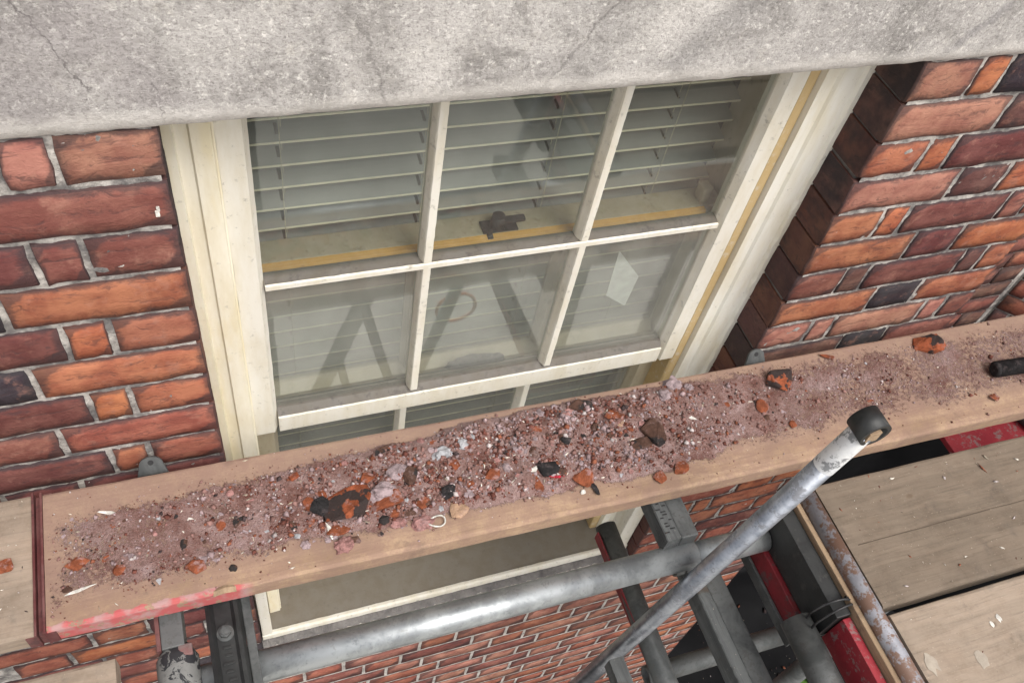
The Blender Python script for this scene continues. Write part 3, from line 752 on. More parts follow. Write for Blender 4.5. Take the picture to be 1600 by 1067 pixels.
# ------------------------------------------------------------------ scaffold boards
ZP = -0.640
def board(name, x0, x1, y0, y1, mat, label, yaw=0.0, th=0.038, seed=0, base=None, wav=0.0009):
    b = Vector(base if base else ((x0 + x1) / 2, (y0 + y1) / 2, ZP - th))
    t = thing(name, b, label, 'scaffold board'); r = 0.004
    pr = [(y0, -th + r), (y0, -r), (y0 + r * 0.4, -r * 0.35), (y0 + r * 1.4, 0), (y0 + (y1 - y0) * 0.25, 0), (y0 + (y1 - y0) * 0.5, 0), (y0 + (y1 - y0) * 0.75, 0), (y1 - r * 1.4, 0), (y1 - r * 0.4, -r * 0.35), (y1, -r), (y1, -th + r), (y1 - r, -th), (y0 + r, -th)]
    n = int((x1 - x0) / 0.02)
    mb = MB()
    mb.extrude(pr, (x0, 0, ZP), (x1, yaw * (x1 - x0), ZP), (0, 1, 0), (0, 0, 1), n,
               jit=lambda i, j: (wav * hnoise(i * 0.35, j * 0.4, seed), (wav * 0.9 * hnoise(i * 0.5, j, seed + 9)) if j not in (4, 5, 6) else 0.0004 * hnoise(i * 0.3, j, seed)), close=True)
    mb.part('timber', mat, t)
    return t
PY = -0.0105
pl = board('scaffold_plank', -0.268, 1.78, -0.2535, -0.032, MT['plank'], 'long rubble-strewn plank running across in front of the window', PY, base=(-0.268, -0.1425, ZP))
lpk = board('scaffold_plank', -1.30, -0.284, -0.2545, -0.030, MT['plank_pale'], 'greyer plank end at the far left, butted against the rubble plank', 0.0, seed=4)
rb1 = board('scaffold_board', 0.966, 2.70, -0.5450, -0.3165, MT['plank_grey'], 'grey-brown scaffold board right of the brace, nearest the wall', -0.004, seed=8)
rb2 = board('scaffold_board', 0.968, 2.70, -0.7880, -0.5570, MT['plank_pale'], 'pale scaffold board with white splashes in the bottom right corner', -0.004, seed=12)
lb = board('scaffold_board', -1.30, -0.183, -0.5400, -0.3130, MT['plank_pale'], 'pale board end showing in the bottom left corner', 0.0, seed=16)
def band(parent, x, y0, y1, side):
    mb = MB(); t_ = 0.002; th = 0.038
    mb.box((x, y0 - t_, ZP - th - t_), (x + side * 0.0035, y1 + t_, ZP + 0.0025), bev=0.0008)
    for y in (y0, y1): mb.box((x - side * 0.012, y - t_ * (1 if y == y0 else -1), ZP - th + 0.003), (x + side * 0.001, y - (0.0002 if y == y0 else -0.0002), ZP - 0.004))
    return mb.part('end_band', MT['band'], parent)
band(pl, -0.2685, -0.2535, -0.032, -1); band(lpk, -0.2835, -0.2545, -0.030, 1)
mb = MB(); mb.box((-0.2790, -0.2530, ZP - 0.036), (-0.2730, -0.033, ZP - 0.006)); mb.part('packing_strip', MT['band'], lpk)
# raised splinter and open split along the front edge of the plank
mb = MB(); mb.extrude([(0, 0), (0.007, 0.0035), (0.012, 0.001)], (-0.045, -0.259, ZP - 0.004), (-0.012, -0.2585, ZP - 0.003), (0, 1, 0), (0, 0, 1), 6, jit=lambda i, j: (0, 0.004 * math.sin(i / 6 * math.pi)))
mb.part('raised_splinter', MT['tan'], pl)
mb = MB(); mb.extrude([(-0.4372, 0.0002), (-0.4372, 0.0006), (-0.4358, 0.0006), (-0.4358, 0.0002)], (0.985, 0, ZP), (2.4, -0.006, ZP), (0, 1, 0), (0, 0, 1), 90, jit=lambda i, j: (0.0012 * hnoise(i * 0.3, 0, 2) + (0.0005 * hnoise(i * 1.3, j, 2)), 0), close=True)
mb.part('shake_line', MT['tan_dark'], rb1)
# white splashes on the pale board
for i, (px, py, r) in enumerate(((1455, 1035, 0.020), (1535, 1030, 0.018), (1560, 965, 0.008), (1550, 975, 0.006))):
    c = spot(px, py, ZP); mb = MB(); n = len(mb.v); mb.v.append(c + Vector((0, 0, 0.0016)))
    for a in range(14):
        q = 2 * math.pi * a / 14; rr = r * (0.8 + 0.5 * hnoise(math.cos(q) * 2, math.sin(q) * 2, i * 5)); mb.v.append(Vector((c.x + rr * math.cos(q) * 0.7, c.y + rr * math.sin(q), ZP + 0.0008)))
    for a in range(14): mb.face((n, n + 1 + a, n + 1 + (a + 1) % 14), 0, True)
    mb.part('plaster_splash', MT['white_chip'] if i > 1 else MT['pale_splash'] if 'pale_splash' in MT else MT['white_chip'], rb2)

# ------------------------------------------------------------------ scaffold steel
def solo_tube(name, a, b, r, mat, label, cat='scaffold tube', inner=True):
    mb = MB(); mb.tube(a, b, r, 28, inner=r * 0.84 if inner else None)
    return mb.solo(name, mat, Vector(a), label, cat)
LY, LZ = -0.345, -0.738
solo_tube('ledger_tube', (-0.135, LY, LZ + 0.004), (0.748, LY, LZ - 0.002), 0.0242, MT['galv'], 'thick galvanised tube lying level below the rubble plank')
solo_tube('ledger_tube', (0.7485, LY - 0.003, LZ - 0.004), (0.8915, LY - 0.003, LZ - 0.004), 0.0238, MT['galv'], 'short galvanised tube between the diagonal brace and black beam')
solo_tube('ledger_tube', (0.76, LY + 0.03, LZ - 0.125), (0.98, LY + 0.03, LZ - 0.125), 0.0200, MT['galv_dark'], 'dull shadowed tube just under the short galvanised one')
# diagonal brace with an eye at its head
BYY = -0.394
top, bot = Vector((0.829, BYY, -0.279)), Vector((0.478, BYY, -1.79))
br = thing('brace_tube', bot, 'slanting galvanised brace whose black ringed end rises over the plank', 'scaffold tube')
dd = (bot - top).normalized()
MB().tube(top + dd * 0.012, bot, 0.0168, 28, inner=0.0138).part('tube', MT['galv_worn'], br)
mb = MB(); mb.tube(top + Vector((0, 0.017, 0)), top + Vector((0, -0.017, 0)), 0.0228, 28, inner=0.0172); mb.part('eye_collar', MT['black_steel'], br)
mb = MB(); mb.tube(top + dd * 0.016, top + dd * 0.10, 0.01715, 28, caps=False)
mb.part('paint_splash', m_metal('chipped_white_paint', (0.72, 0.72, 0.72), (0.62, 0.63, 0.65), 0.05, 0.5, 0.45, (0.07, 0.075, 0.085)), br)
mb = MB(); mb.box(top + Vector((-0.010, -0.0165, -0.016)), top + Vector((0.010, -0.010, 0.004)), bev=0.001); mb.part('end_plug', MT['tan'], br)

# black bracket arm with bolt on the left
bk = thing('bracket_arm', (-0.037, -0.25, -0.73), 'black steel bracket arm with bolt and raised marks under the plank', 'scaffold bracket')
mb = MB(); mb.extrude([(-0.062, -0.722), (-0.062, -0.683), (-0.056, -0.680), (-0.050, -0.686), (-0.026, -0.686), (-0.021, -0.680), (-0.015, -0.683), (-0.011, -0.695), (-0.011, -0.722)], (0, -0.03, 0), (0, -0.56, 0), (1, 0, 0), (0, 0, 1), 40,
                      jit=lambda i, j: (0.0006 * hnoise(i * 0.5, j, 0), 0.0006 * hnoise(i * 0.5, j, 4)), close=True); mb.part('arm', MT['black_steel'], bk)
MB().box((-0.0105, -0.50, -0.725), (0.003, -0.03, -0.700), bev=0.002).part('side_flange', MT['galv_dark'], bk)
mb = MB(); mb.tube((-0.038, -0.300, -0.6865), (-0.038, -0.300, -0.6845), 0.0125, 20); mb.tube((-0.038, -0.300, -0.685), (-0.038, -0.300, -0.677), 0.0085, 6); mb.tube((-0.038, -0.300, -0.677), (-0.038, -0.300, -0.675), 0.006, 16)
mb.part('bolt', MT['galv_dark'], bk)
for i in range(7):
    y = -0.322 - i * 0.012
    mb = MB(); mb.box((-0.044 + 0.003 * math.sin(i * 2.1), y - 0.002, -0.6862), (-0.032 + 0.003 * math.sin(i * 3.3), y + 0.002, -0.6838), bev=0.0006); mb.part('raised_mark', MT['black_steel'], bk)
# flaked arm
fk = thing('bracket_arm', (-0.109, -0.35, -0.73), 'stubby arm with flaking grey and black paint beside the black bracket', 'scaffold bracket')
mb = MB(); pr = [(0.031 * math.cos(q) * (1.0 if abs(math.cos(q)) < 0.9 else 0.97), 0.024 * math.sin(q)) for q in [2 * math.pi * i / 18 for i in range(18)]]
mb.extrude(pr, (-0.110, -0.292, -0.712), (-0.110, -0.60, -0.712), (1, 0, 0), (0, 0, 1), 16, jit=lambda i, j: ((-0.35 * pr[j][0], -0.3 * pr[j][1]) if i == 0 else (0, 0)), close=True)
for i in range(len(mb.smooth)): mb.smooth[i] = True
mb.part('sleeve', MT['flaked'], fk)
MB().box((-0.128, -0.300, -0.735), (-0.096, -0.03, -0.690), bev=0.002).part('bar', MT['galv_dark'], fk)
MB().box((-0.135, -0.30, -0.730), (-0.1285, -0.03, -0.692), bev=0.001).part('oxide_edge', MT['band'], fk)
MB().box((-0.106, -0.316, -0.700), (-0.086, -0.298, -0.690), bev=0.004).part('red_smear', MT['smear'], fk)

# transoms running out from the wall
GT = m_wood('grey_split_timber', (0.125, 0.13, 0.13), (0.07, 0.073, 0.075), along=1, stain=0.9)
def channel(name, x0, x1, xs, y0, y1, zt, h, label, seed):
    t = thing(name, ((x0 + x1) / 2, (y0 + y1) / 2, zt - h), label, 'scaffold transom')
    mb = MB(); mb.extrude([(x0, zt - h), (x0, zt - 0.002), (x0 + 0.002, zt), (xs - 0.0015, zt), (xs, zt - h)], (0, y0, 0), (0, y1, 0), (1, 0, 0), (0, 0, 1), 50,
                          jit=lambda i, j: (0.0010 * hnoise(i * 0.6, j, seed), 0.0008 * hnoise(i * 0.8, j, seed + 4)), close=True)
    mb.part('timber_strip', GT, t)
    MB().box((xs + 0.001, y1, zt - h - 0.004), (x1, y0, zt - 0.004), bev=0.003).part('steel_section', MT['galv_dark'], t)
    return t
tb = channel('transom', 0.688, 0.750, 0.716, -0.04, -0.330, -0.690, 0.042, 'blue-grey bar with black scratched marks behind the level tube end', 3)
for i in range(16):
    y = -0.232 - i * 0.0055; x = 0.701 + 0.007 * math.sin(i * 2.4)
    MB().box((x - 0.0035 - 0.002 * math.sin(i), y - 0.0011, -0.6905), (x + 0.004, y + 0.0009, -0.6893)).part('scratch_mark', MT['iron'], tb)
channel('transom', 0.778, 0.842, 0.803, -0.30, -0.61, -0.850, 0.05, 'weathered transom with split grey timber strip rising to the brace', 7)
t2 = thing('transom', (0.62, -0.55, -1.0), 'thin grey timber strip at the bottom edge beneath the brace', 'scaffold transom')
mb = MB(); mb.extrude([(0.606, -0.99), (0.606, -0.952), (0.634, -0.950), (0.636, -0.99)], (0, -0.425, 0), (0, -0.56, 0), (1, 0, 0), (0, 0, 1), 30, jit=lambda i, j: (0.001 * hnoise(i * 0.7, j, 3), 0), close=True)
mb.part('timber_strip', GT, t2)
t3 = thing('transom', (0.76, -0.3, -1.12), 'dark tube with red painted side passing under the level tube', 'scaffold tube')
MB().tube((0.764, -0.112, -1.095), (0.752, -0.52, -1.095), 0.0235, 24, inner=0.020).part('tube', MT['galv_dark'], t3)
MB().box((0.7360, -0.52, -1.112), (0.7400, -0.125, -1.084), bev=0.001).part('red_strip', MT['dark_red'], t3)

# beam at the ends of the right-hand boards
solo_tube('edge_tube', (0.9485, -0.328, -0.6465), (0.9470, -0.74, -0.6465), 0.0158, MT['rusty'], 'blue-grey rusting tube along the ends of the right boards', inner=False)
MB().box((0.9225, -0.74, -0.690), (0.9325, -0.330, -0.650), bev=0.002).solo('batten', MT['tan'], (0.927, -0.6, -0.69), 'thin tan timber batten beside the rusting tube', 'batten')
be = thing('beam', (0.905, -0.6, -0.80), 'black steel beam with red lower flange left of the right boards', 'beam')
MB().box((0.893, -0.535, -0.752), (0.9215, -0.320, -0.662), bev=0.002).part('web', MT['black_steel'], be)
MB().box((0.884, -0.520, -0.812), (0.914, -0.345, -0.7535), bev=0.002).part('lower_flange', MT['dark_red'], be)
MB().box((0.878, -0.520, -0.826), (0.8835, -0.345, -0.800), bev=0.001).part('edge_strip', MT['galv_dark'], be)
MB().box((0.9050, -0.74, -0.75), (0.9205, -0.537, -0.668), bev=0.002).part('red_web', MT['red'], be)
MB().tube((0.866, -0.50, -0.735), (0.862, -0.72, -0.735), 0.026, 20).part('lower_chord', MT['galv_dark'], be)
solo_tube('lower_tube', (0.86, -0.362, -1.45), (1.36, -0.362, -1.45), 0.0242, MT['galv_dark'], 'dull level tube low down in the dark between the beams')
solo_tube('standard_tube', (1.335, -0.425, -1.10), (1.30, -0.45, -3.36), 0.0242, MT['galv_dark'], 'upright dark tube standing in the gap below the tie wire')
# tie wire
def wire(pts, r, name, mat, base, label, cat):
    mb = MB(); P = [Vector(p) for p in pts]; Q = []
    for i in range(len(P) - 1):
        p0 = P[max(0, i - 1)]; p1 = P[i]; p2 = P[i + 1]; p3 = P[min(len(P) - 1, i + 2)]
        for k in range(6):
            t = k / 6; Q.append(0.5 * ((2 * p1) + (p2 - p0) * t + (2 * p0 - 5 * p1 + 4 * p2 - p3) * t * t + (3 * p1 - p0 - 3 * p2 + p3) * t ** 3))
    Q.append(P[-1]); sg = 7; n0 = len(mb.v)
    for i, q in enumerate(Q):
        d = (Q[min(i + 1, len(Q) - 1)] - Q[max(0, i - 1)]).normalized(); u = d.orthogonal().normalized(); w = d.cross(u)
        for a in range(sg): mb.v.append(q + (u * math.cos(6.2832 * a / sg) + w * math.sin(6.2832 * a / sg)) * r)
    for i in range(len(Q) - 1):
        for a in range(sg): mb.face((n0 + i * sg + a, n0 + i * sg + (a + 1) % sg, n0 + (i + 1) * sg + (a + 1) % sg, n0 + (i + 1) * sg + a), 0, True)
    return mb.solo(name, mat, base, label, cat)
w0 = []
for i in range(30):
    q = i / 29; a = q * 2 * math.pi * 2.2
    w0.append((0.905 + 0.036 * math.cos(a), -0.52 + 0.010 * math.sin(a * 0.5) + 0.004 * q, -0.69 + 0.045 * math.sin(a)))
wire(w0, 0.0022, 'tie_wire', MT['iron'], (0.905, -0.52, -0.72), 'dark twisted tie wire wrapped around the black beam', 'wire')

# wall-side lugs behind the plank
def lug(px, py, label, tilt):
    c = spot(px, py, ZP); mb = MB(); n = 14
    pts = []
    for i in range(n + 1):
        q = math.pi * i / n; pts.append((0.018 * math.cos(q), 0.032 + 0.014 * math.sin(q)))
    pts += [(-0.027, 0.0), (-0.024, -0.03), (0.024, -0.03), (0.027, 0.0)]
    hole = [(0.006 * math.cos(2 * math.pi * i / 10), 0.040 + 0.003 * math.sin(2 * math.pi * i / 10)) for i in range(10)]
    bm = bmesh.new()
    for yy in (0.0,):
        vs = [bm.verts.new((a, yy, b)) for a, b in pts]; f = bm.faces.new(vs)
        r = bmesh.ops.extrude_face_region(bm, geom=[f]); bmesh.ops.translate(bm, vec=(0, 0.004, 0), verts=[v for v in r['geom'] if isinstance(v, bmesh.types.BMVert)])
    for v in bm.verts: v.co = Matrix.Rotation(tilt, 3, 'X') @ v.co + Vector((c.x, c.y, ZP - 0.024))
    mb.bm(bm)
    o = thing('steel_lug', (c.x, c.y, ZP - 0.03), label, 'lug'); mb.part('plate', MT['galv_dark'], o)
    hb = MB(); hb.tube(Vector((c.x, c.y, ZP - 0.024)) + Matrix.Rotation(tilt, 3, 'X') @ Vector((0, -0.0006, 0.036)), Vector((c.x, c.y, ZP - 0.024)) + Matrix.Rotation(tilt, 3, 'X') @ Vector((0, 0.001, 0.036)), 0.0045, 12); hb.part('bolt_hole', MT['iron'], o)
lug(238, 741, 'grey steel lug poking up behind the plank below the left brickwork', -0.5)
lug(1186, 568, 'grey steel lug at the foot of the right window reveal', -0.5)

# black bar end lying on the plank at the right edge
c = spot(1556, 577, ZP + 0.017)
mb = MB(); mb.tube(c, c + Vector((0.30, -0.02, 0.004)), 0.0165, 20); mb.tube(c + Vector((-0.006, 0.0004, 0)), c, 0.011, 20, r2=0.0165)
mb.solo('bar', MT['black_chunk'], c, 'black bar end lying on the plank at the right edge', 'bar')

# ------------------------------------------------------------------ dark yard below
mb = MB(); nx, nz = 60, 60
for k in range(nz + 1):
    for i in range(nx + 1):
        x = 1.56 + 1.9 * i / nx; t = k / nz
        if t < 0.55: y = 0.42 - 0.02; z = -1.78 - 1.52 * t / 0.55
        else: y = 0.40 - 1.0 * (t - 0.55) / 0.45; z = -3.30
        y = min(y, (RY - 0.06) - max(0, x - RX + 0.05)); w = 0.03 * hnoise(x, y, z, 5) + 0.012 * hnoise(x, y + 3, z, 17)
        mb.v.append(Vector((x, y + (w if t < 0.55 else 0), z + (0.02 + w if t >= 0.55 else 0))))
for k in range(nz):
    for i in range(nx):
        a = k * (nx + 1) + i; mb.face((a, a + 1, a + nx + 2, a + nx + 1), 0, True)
mb.solo('recess_shade_sheet', MT['sheet'], (2.4, 0.4, -3.3), 'added black sheet standing in for the shade of the recess below', 'shade sheet')  # added sheet, darkens the recess where only shade lies
rpn = thing('red_panel', (2.35, 0.08, -1.52), 'flat red panel glimpsed between the plank and right boards', 'panel')
MB().box((2.12, -0.06, -1.52), (2.62, 0.22, -1.50), bev=0.003).part('sheet', MT['red'], rpn)
MB().tube((2.50, -0.12, -1.47), (2.36, 0.25, -1.48), 0.028, 16).part('rail', MT['black_steel'], rpn)
pt = thing('weed', (2.31, -0.17, -3.34), 'small green weed sprouting from the dark soil', 'weed')
for i in range(7):
    a = i * 0.95; L = random.uniform(0.05, 0.085); mb = MB()
    d = Vector((math.cos(a), math.sin(a), 0.5)).normalized(); sdv = Vector((-math.sin(a), math.cos(a), 0)); c0 = Vector((2.31, -0.17, -3.33 + 0.02 * i))
    for t, w in ((0, 0.003), (0.3, 0.016), (0.6, 0.018), (0.85, 0.009), (1, 0.0)):
        for sg in (-1, 0, 1): mb.v.append(c0 + d * L * t + sdv * w * sg + Vector((0, 0, 0.006 * abs(sg) - 0.02 * t * t)))
    for k in range(4):
        for j in range(2): mb.face((k * 3 + j, k * 3 + j + 1, k * 3 + j + 4, k * 3 + j + 3), 0, True)
    mb.part('leaf', MT['leaf'], pt)
MB().tube((2.31, -0.17, -3.36), (2.312, -0.168, -3.19), 0.003, 8, r2=0.0015).part('stem', MT['leaf'], pt)

# ------------------------------------------------------------------ rubble on the plank
def dens(x, v):
    a = float(np.interp(x, [-0.27, -0.24, -0.15, 0.0, 0.12, 0.3, 0.55, 0.72, 0.80, 0.90, 1.1, 1.4, 1.7], [0.25, 0.5, 0.70, 0.76, 0.9, 1.0, 1.0, 1.0, 0.9, 0.62, 0.50, 0.42, 0.45]))
    front = float(np.interp(x, [-0.27, -0.1, 0.05, 0.2, 0.45, 0.7, 0.85, 1.1, 1.7], [0.92, 0.88, 0.80, 0.86, 0.84, 0.88, 0.80, 0.76, 0.82])) + 0.09 * hnoise(x, 2.0, 0, 13)
    back = float(np.interp(x, [-0.27, 0.0, 0.3, 0.5, 0.75, 1.7], [0.20, 0.14, 0.10, 0.03, 0.03, 0.12])) + 0.05 * hnoise(x, 9.0, 0, 11)
    def ss(a_, b_, q): q = min(1, max(0, (q - a_) / (b_ - a_))); return q * q * (3 - 2 * q)
    return a * ss(back - 0.04, back + 0.14, v) * (1 - ss(front - 0.16, front + 0.03, v))
def back_y(x): return -0.032 + PY * (x + 0.268)
def xy(x, v): return x, back_y(x) - 0.2215 * v
def heap(x, v):
    d = dens(x, v); core = max(0.0, 1 - ((x - 0.50) / 0.48) ** 2)
    n = 0.5 + 0.5 * hnoise(x, v * 0.22, 1, 17) + 0.35 * hnoise(x, v * 0.22, 4, 48)
    return d * (0.0010 + 0.0175 * core * max(0, n)) + (d + 0.5 * hnoise(x, v * 0.22, 11, 22) + 0.3 * hnoise(x, v * 0.22, 13, 60) - 0.55) * 0.004 + 0.002 * hnoise(x, v * 0.22, 7, 120) * d - 0.0005
mb = MB(); NX_, NV = 520, 62; th_ = []
hs_ = np.zeros((NX_ + 1, NV + 1)); ds_ = np.zeros((NX_ + 1, NV + 1))
for i in range(NX_ + 1):
    x = -0.262 + 1.95 * i / NX_
    for j in range(NV + 1):
        v = j / NV; hs_[i, j] = heap(x, v); ds_[i, j] = dens(x, v)
        xx, yy = xy(x, v); mb.v.append(Vector((xx, yy, ZP + 0.0009 + max(0.0, hs_[i, j]))))
        th_.append(min(1.0, ds_[i, j] * 0.72 + max(0.0, hs_[i, j]) / 0.006 + 0.16 * hnoise(x, v * 0.22, 31, 14) + (0.14 if x > 0.8 else 0.0)) if ds_[i, j] > 0.015 else 0.0)
for i in range(NX_):
    for j in range(NV):
        if max(ds_[i, j], ds_[i + 1, j], ds_[i, j + 1], ds_[i + 1, j + 1]) > 0.02:
            a = i * (NV + 1) + j; mb.face((a, a + NV + 1, a + NV + 2, a + 1), 0, True)
ho = mb.solo('mortar_dust', MT['heap'], (0.5, -0.14, ZP), 'drift of pinkish brown mortar dust along the plank', 'dust', kind='stuff')
ca = ho.data.color_attributes.new('thick', 'FLOAT_COLOR', 'POINT')
ca.data.foreach_set('color', np.repeat(np.array(th_), 4).astype(np.float32))

OCT = np.array([[1, 0, 0], [-1, 0, 0], [0, 1, 0], [0, -1, 0], [0, 0, 1], [0, 0, -1]], float)
OF = np.array([[0, 2, 4], [2, 1, 4], [1, 3, 4], [3, 0, 4], [2, 0, 5], [1, 2, 5], [3, 1, 5], [0, 3, 5]])
CC = np.array([[0.38, 0.28, 0.285], [0.29, 0.165, 0.145], [0.17, 0.065, 0.05], [0.27, 0.10, 0.06], [0.52, 0.46, 0.45], [0.80, 0.75, 0.66], [0.07, 0.05, 0.05], [0.42, 0.36, 0.28]])
CP = np.array([0.23, 0.29, 0.24, 0.08, 0.06, 0.035, 0.035, 0.03]); CP /= CP.sum()
def crumbs(name, pts, sizes, cols, stretch, base, label):
    n = len(pts); V = OCT[None] * (1 + RNG.uniform(-0.35, 0.35, (n, 6, 1))) + RNG.uniform(-0.25, 0.25, (n, 6, 3))
    V = V * sizes[:, None, None] * stretch[:, None, :]
    an = RNG.uniform(0, 2 * math.pi, n); ca, sa = np.cos(an)[:, None], np.sin(an)[:, None]
    x = V[:, :, 0] * ca - V[:, :, 1] * sa; y = V[:, :, 0] * sa + V[:, :, 1] * ca
    tl = RNG.uniform(-0.35, 0.35, n)[:, None]; z = V[:, :, 2] + x * tl
    V = np.stack([x, y, z], 2); V[:, :, 2] -= V[:, :, 2].min(axis=1, keepdims=True) * 0.7
    V = (V + pts[:, None, :] - np.array(base)[None, None, :]).reshape(-1, 3)
    F = (OF[None] + 6 * np.arange(n)[:, None, None]).reshape(-1, 3)
    me = bpy.data.meshes.new(name)
    me.vertices.add(len(V)); me.vertices.foreach_set('co', V.ravel())
    me.loops.add(F.size); me.loops.foreach_set('vertex_index', F.ravel().astype(np.int32))
    me.polygons.add(len(F)); me.polygons.foreach_set('loop_start', np.arange(0, F.size, 3, dtype=np.int32)); me.polygons.foreach_set('loop_total', np.full(len(F), 3, np.int32))
    ca_ = me.color_attributes.new('Col', 'FLOAT_COLOR', 'POINT')
    cc = np.repeat(np.c_[cols, np.ones(n)], 6, axis=0); ca_.data.foreach_set('color', cc.ravel())
    me.materials.append(MT['crumb']); me.update(); me.validate()
    o = bpy.data.objects.new(name, me); COL.objects.link(o); o.location = base
    return tag(o, label, 'debris', kind='stuff')
pts, sz, cl, st = [], [], [], []
while len(pts) < 27000:
    x = random.uniform(-0.262, 1.68); v = random.uniform(0.01, 0.97); d = dens(x, v)
    if random.random() > (d ** 1.1 * 0.94 + 0.03) * min(1.0, max(0.18, 0.62 + 1.1 * hnoise(x, v * 0.22, 41, 26) + 0.6 * hnoise(x, v * 0.22, 43, 70))): continue
    xx, yy = xy(x, v); h = max(0.0, heap(x, v))
    core = max(0.0, 1 - ((x - 0.46) / 0.55) ** 2)
    s = min(0.0060, (0.0007 if d > 0.45 else 0.00055) * math.exp(random.gauss(0.2, 0.62)) * (1 + 0.6 * core * d))
    k = RNG.choice(8, p=CP); zone = hnoise(x, v * 0.22, 21, 20)
    if k == 0 and zone < -0.05: k = random.choice((1, 2))
    elif k == 2 and zone > 0.2: k = 0
    c = CC[k] * random.uniform(0.62, 1.1)
    a = (1, 1, 0.7)
    if k in (5, 7): a = (random.uniform(1, 3.2), 0.6, 0.35); s = min(s, 0.0026)
    pts.append((xx, yy, ZP + h - 0.0003)); sz.append(s); cl.append(c); st.append(a)
crumbs('debris_crumbs', np.array(pts), np.array(sz), np.array(cl), np.array(st), (0.5, -0.14, ZP), 'countless crumbs of mortar and brick strewn along the plank')
pts, sz, cl, st = [], [], [], []
for (x0, x1, y0, y1, n) in ((0.98, 2.2, -0.54, -0.32, 170), (0.98, 2.0, -0.785, -0.56, 60), (-0.6, -0.29, -0.25, -0.035, 130), (-0.5, -0.19, -0.53, -0.32, 30)):
    for i in range(n):
        x, y = random.uniform(x0, x1), random.uniform(y0, y1); k = RNG.choice([5, 5, 7, 2, 3, 6, 4])
        pts.append((x, y, ZP)); sz.append(0.0009 * math.exp(random.gauss(0.2, 0.5))); cl.append(CC[k] * random.uniform(0.8, 1.1)); st.append((random.uniform(1, 3), 0.7, 0.4))
crumbs('debris_specks', np.array(pts), np.array(sz), np.array(cl), np.array(st), (1.4, -0.4, ZP), 'pale specks and splinters scattered over the cleaner boards')
pts, sz, cl, st = [], [], [], []
for i in range(500):
    x, y = random.uniform(1.7, 3.3), random.uniform(-0.6, 0.35); k = RNG.choice([5, 4, 4, 7, 3, 6])
    pts.append((x, y, -3.27)); sz.append(0.0026 * math.exp(random.gauss(0.2, 0.6))); cl.append(CC[k] * random.uniform(0.25, 0.7)); st.append((random.uniform(1, 2), 0.8, 0.5))
crumbs('yard_rubble', np.array(pts), np.array(sz), np.array(cl), np.array(st), (2.4, 0, -3.27), 'scattered pale rubble on the dark ground far below')

def chunk_mesh(wx, wy, hz, seed, n=15, flat=0.0):
    r = random.Random(seed); bm = bmesh.new()
    for i in range(n):
        a = r.uniform(0, 6.283); e = r.uniform(0.55, 1.0); zz = r.uniform(0, 1)
        bm.verts.new((0.5 * wx * e * math.cos(a), 0.5 * wy * e * math.sin(a), hz * zz * (1 - 0.35 * e * (zz > 0.6))))
    h = bmesh.ops.convex_hull(bm, input=bm.verts); bmesh.ops.delete(bm, geom=[g for g in h['geom_interior'] if isinstance(g, bmesh.types.BMVert)], context='VERTS')
    bmesh.ops.bevel(bm, geom=list(bm.edges), offset=min(wx, wy, hz) * 0.05, segments=1, affect='EDGES')
    for v in bm.verts:
        v.co += Vector((r.uniform(-1, 1), r.uniform(-1, 1), r.uniform(-1, 1))) * min(wx, wy, hz) * 0.04
    me = bpy.data.meshes.new('chunk'); bm.to_mesh(me); bm.free(); return me
def lump_mesh(wx, wy, hz, seed, sub=3):
    r = random.Random(seed); bm = bmesh.new(); bmesh.ops.create_icosphere(bm, subdivisions=sub, radius=1)
    o = r.uniform(0, 90)
    for v in bm.verts:
        n = v.co.normalized(); k = 0.78 + 0.34 * hnoise(n.x + o, n.y, n.z, 1.7) + 0.26 * abs(hnoise(n.x, n.y + o, n.z, 3.6)) + 0.10 * hnoise(n.x, n.y, n.z + o, 8)
        v.co = Vector((n.x * k * wx * 0.5, n.y * k * wy * 0.5, max(-0.25, n.z * k) * hz * 0.7 + hz * 0.2))
    me = bpy.data.meshes.new('lump'); bm.to_mesh(me); bm.free(); return me
def chunk(name, px, py, w, d, h, mat, label, cat, rot=0.0, group=None, sink=0.25, seed=None, z=None):
    c = spot(px, py, ZP)
    v = (back_y(c.x) - c.y) / 0.2215; hp = max(0.0, heap(c.x, min(1, max(0, v)))) if z is None else z
    w *= 1.22; d *= 1.22; me = (lump_mesh if name == 'mortar_lump' else chunk_mesh)(w, d, h, seed if seed is not None else int(px * 7 + py)); me.materials.append(MT[mat])
    o = bpy.data.objects.new(name, me); COL.objects.link(o); o.location = (c.x, c.y, ZP + hp - h * sink * (0.4 if hp < 0.001 else 1)); o.rotation_euler = (random.uniform(-0.12, 0.12), random.uniform(-0.12, 0.12), rot)
    return tag(o, label, cat, group)
F = chunk
F('brick_fragment', 540, 790, 0.085, 0.065, 0.034, 'sooty_chunk', 'big brick fragment with black crust, left of the rubble middle', 'brick fragment', 0.3)
F('brick_fragment', 502, 797, 0.038, 0.034, 0.028, 'black_chunk', 'black sooty crust stuck to the big left brick fragment', 'crust', 0.2)
F('brick_fragment', 603, 786, 0.075, 0.032, 0.018, 'orange_chunk', 'long orange brick shard powdered with pale mortar', 'brick fragment', 0.12)
F('mortar_lump', 596, 774, 0.042, 0.026, 0.018, 'lilac_chunk', 'pale mortar lump resting on the long orange shard', 'mortar lump', 0.2, z=0.014)
F('brick_fragment', 530, 830, 0.042, 0.018, 0.010, 'orange_chunk', 'thin orange sliver below the big sooty brick fragment', 'brick fragment', 0.1)
F('plaster_chip', 516, 833, 0.012, 0.030, 0.006, 'white_chip', 'upright white plaster chip below the big sooty fragment', 'chip', 0.3)
F('mortar_lump', 538, 853, 0.032, 0.024, 0.016, 'pink_chunk', 'bright pink mortar lump at the front of the rubble', 'mortar lump', 0.4)
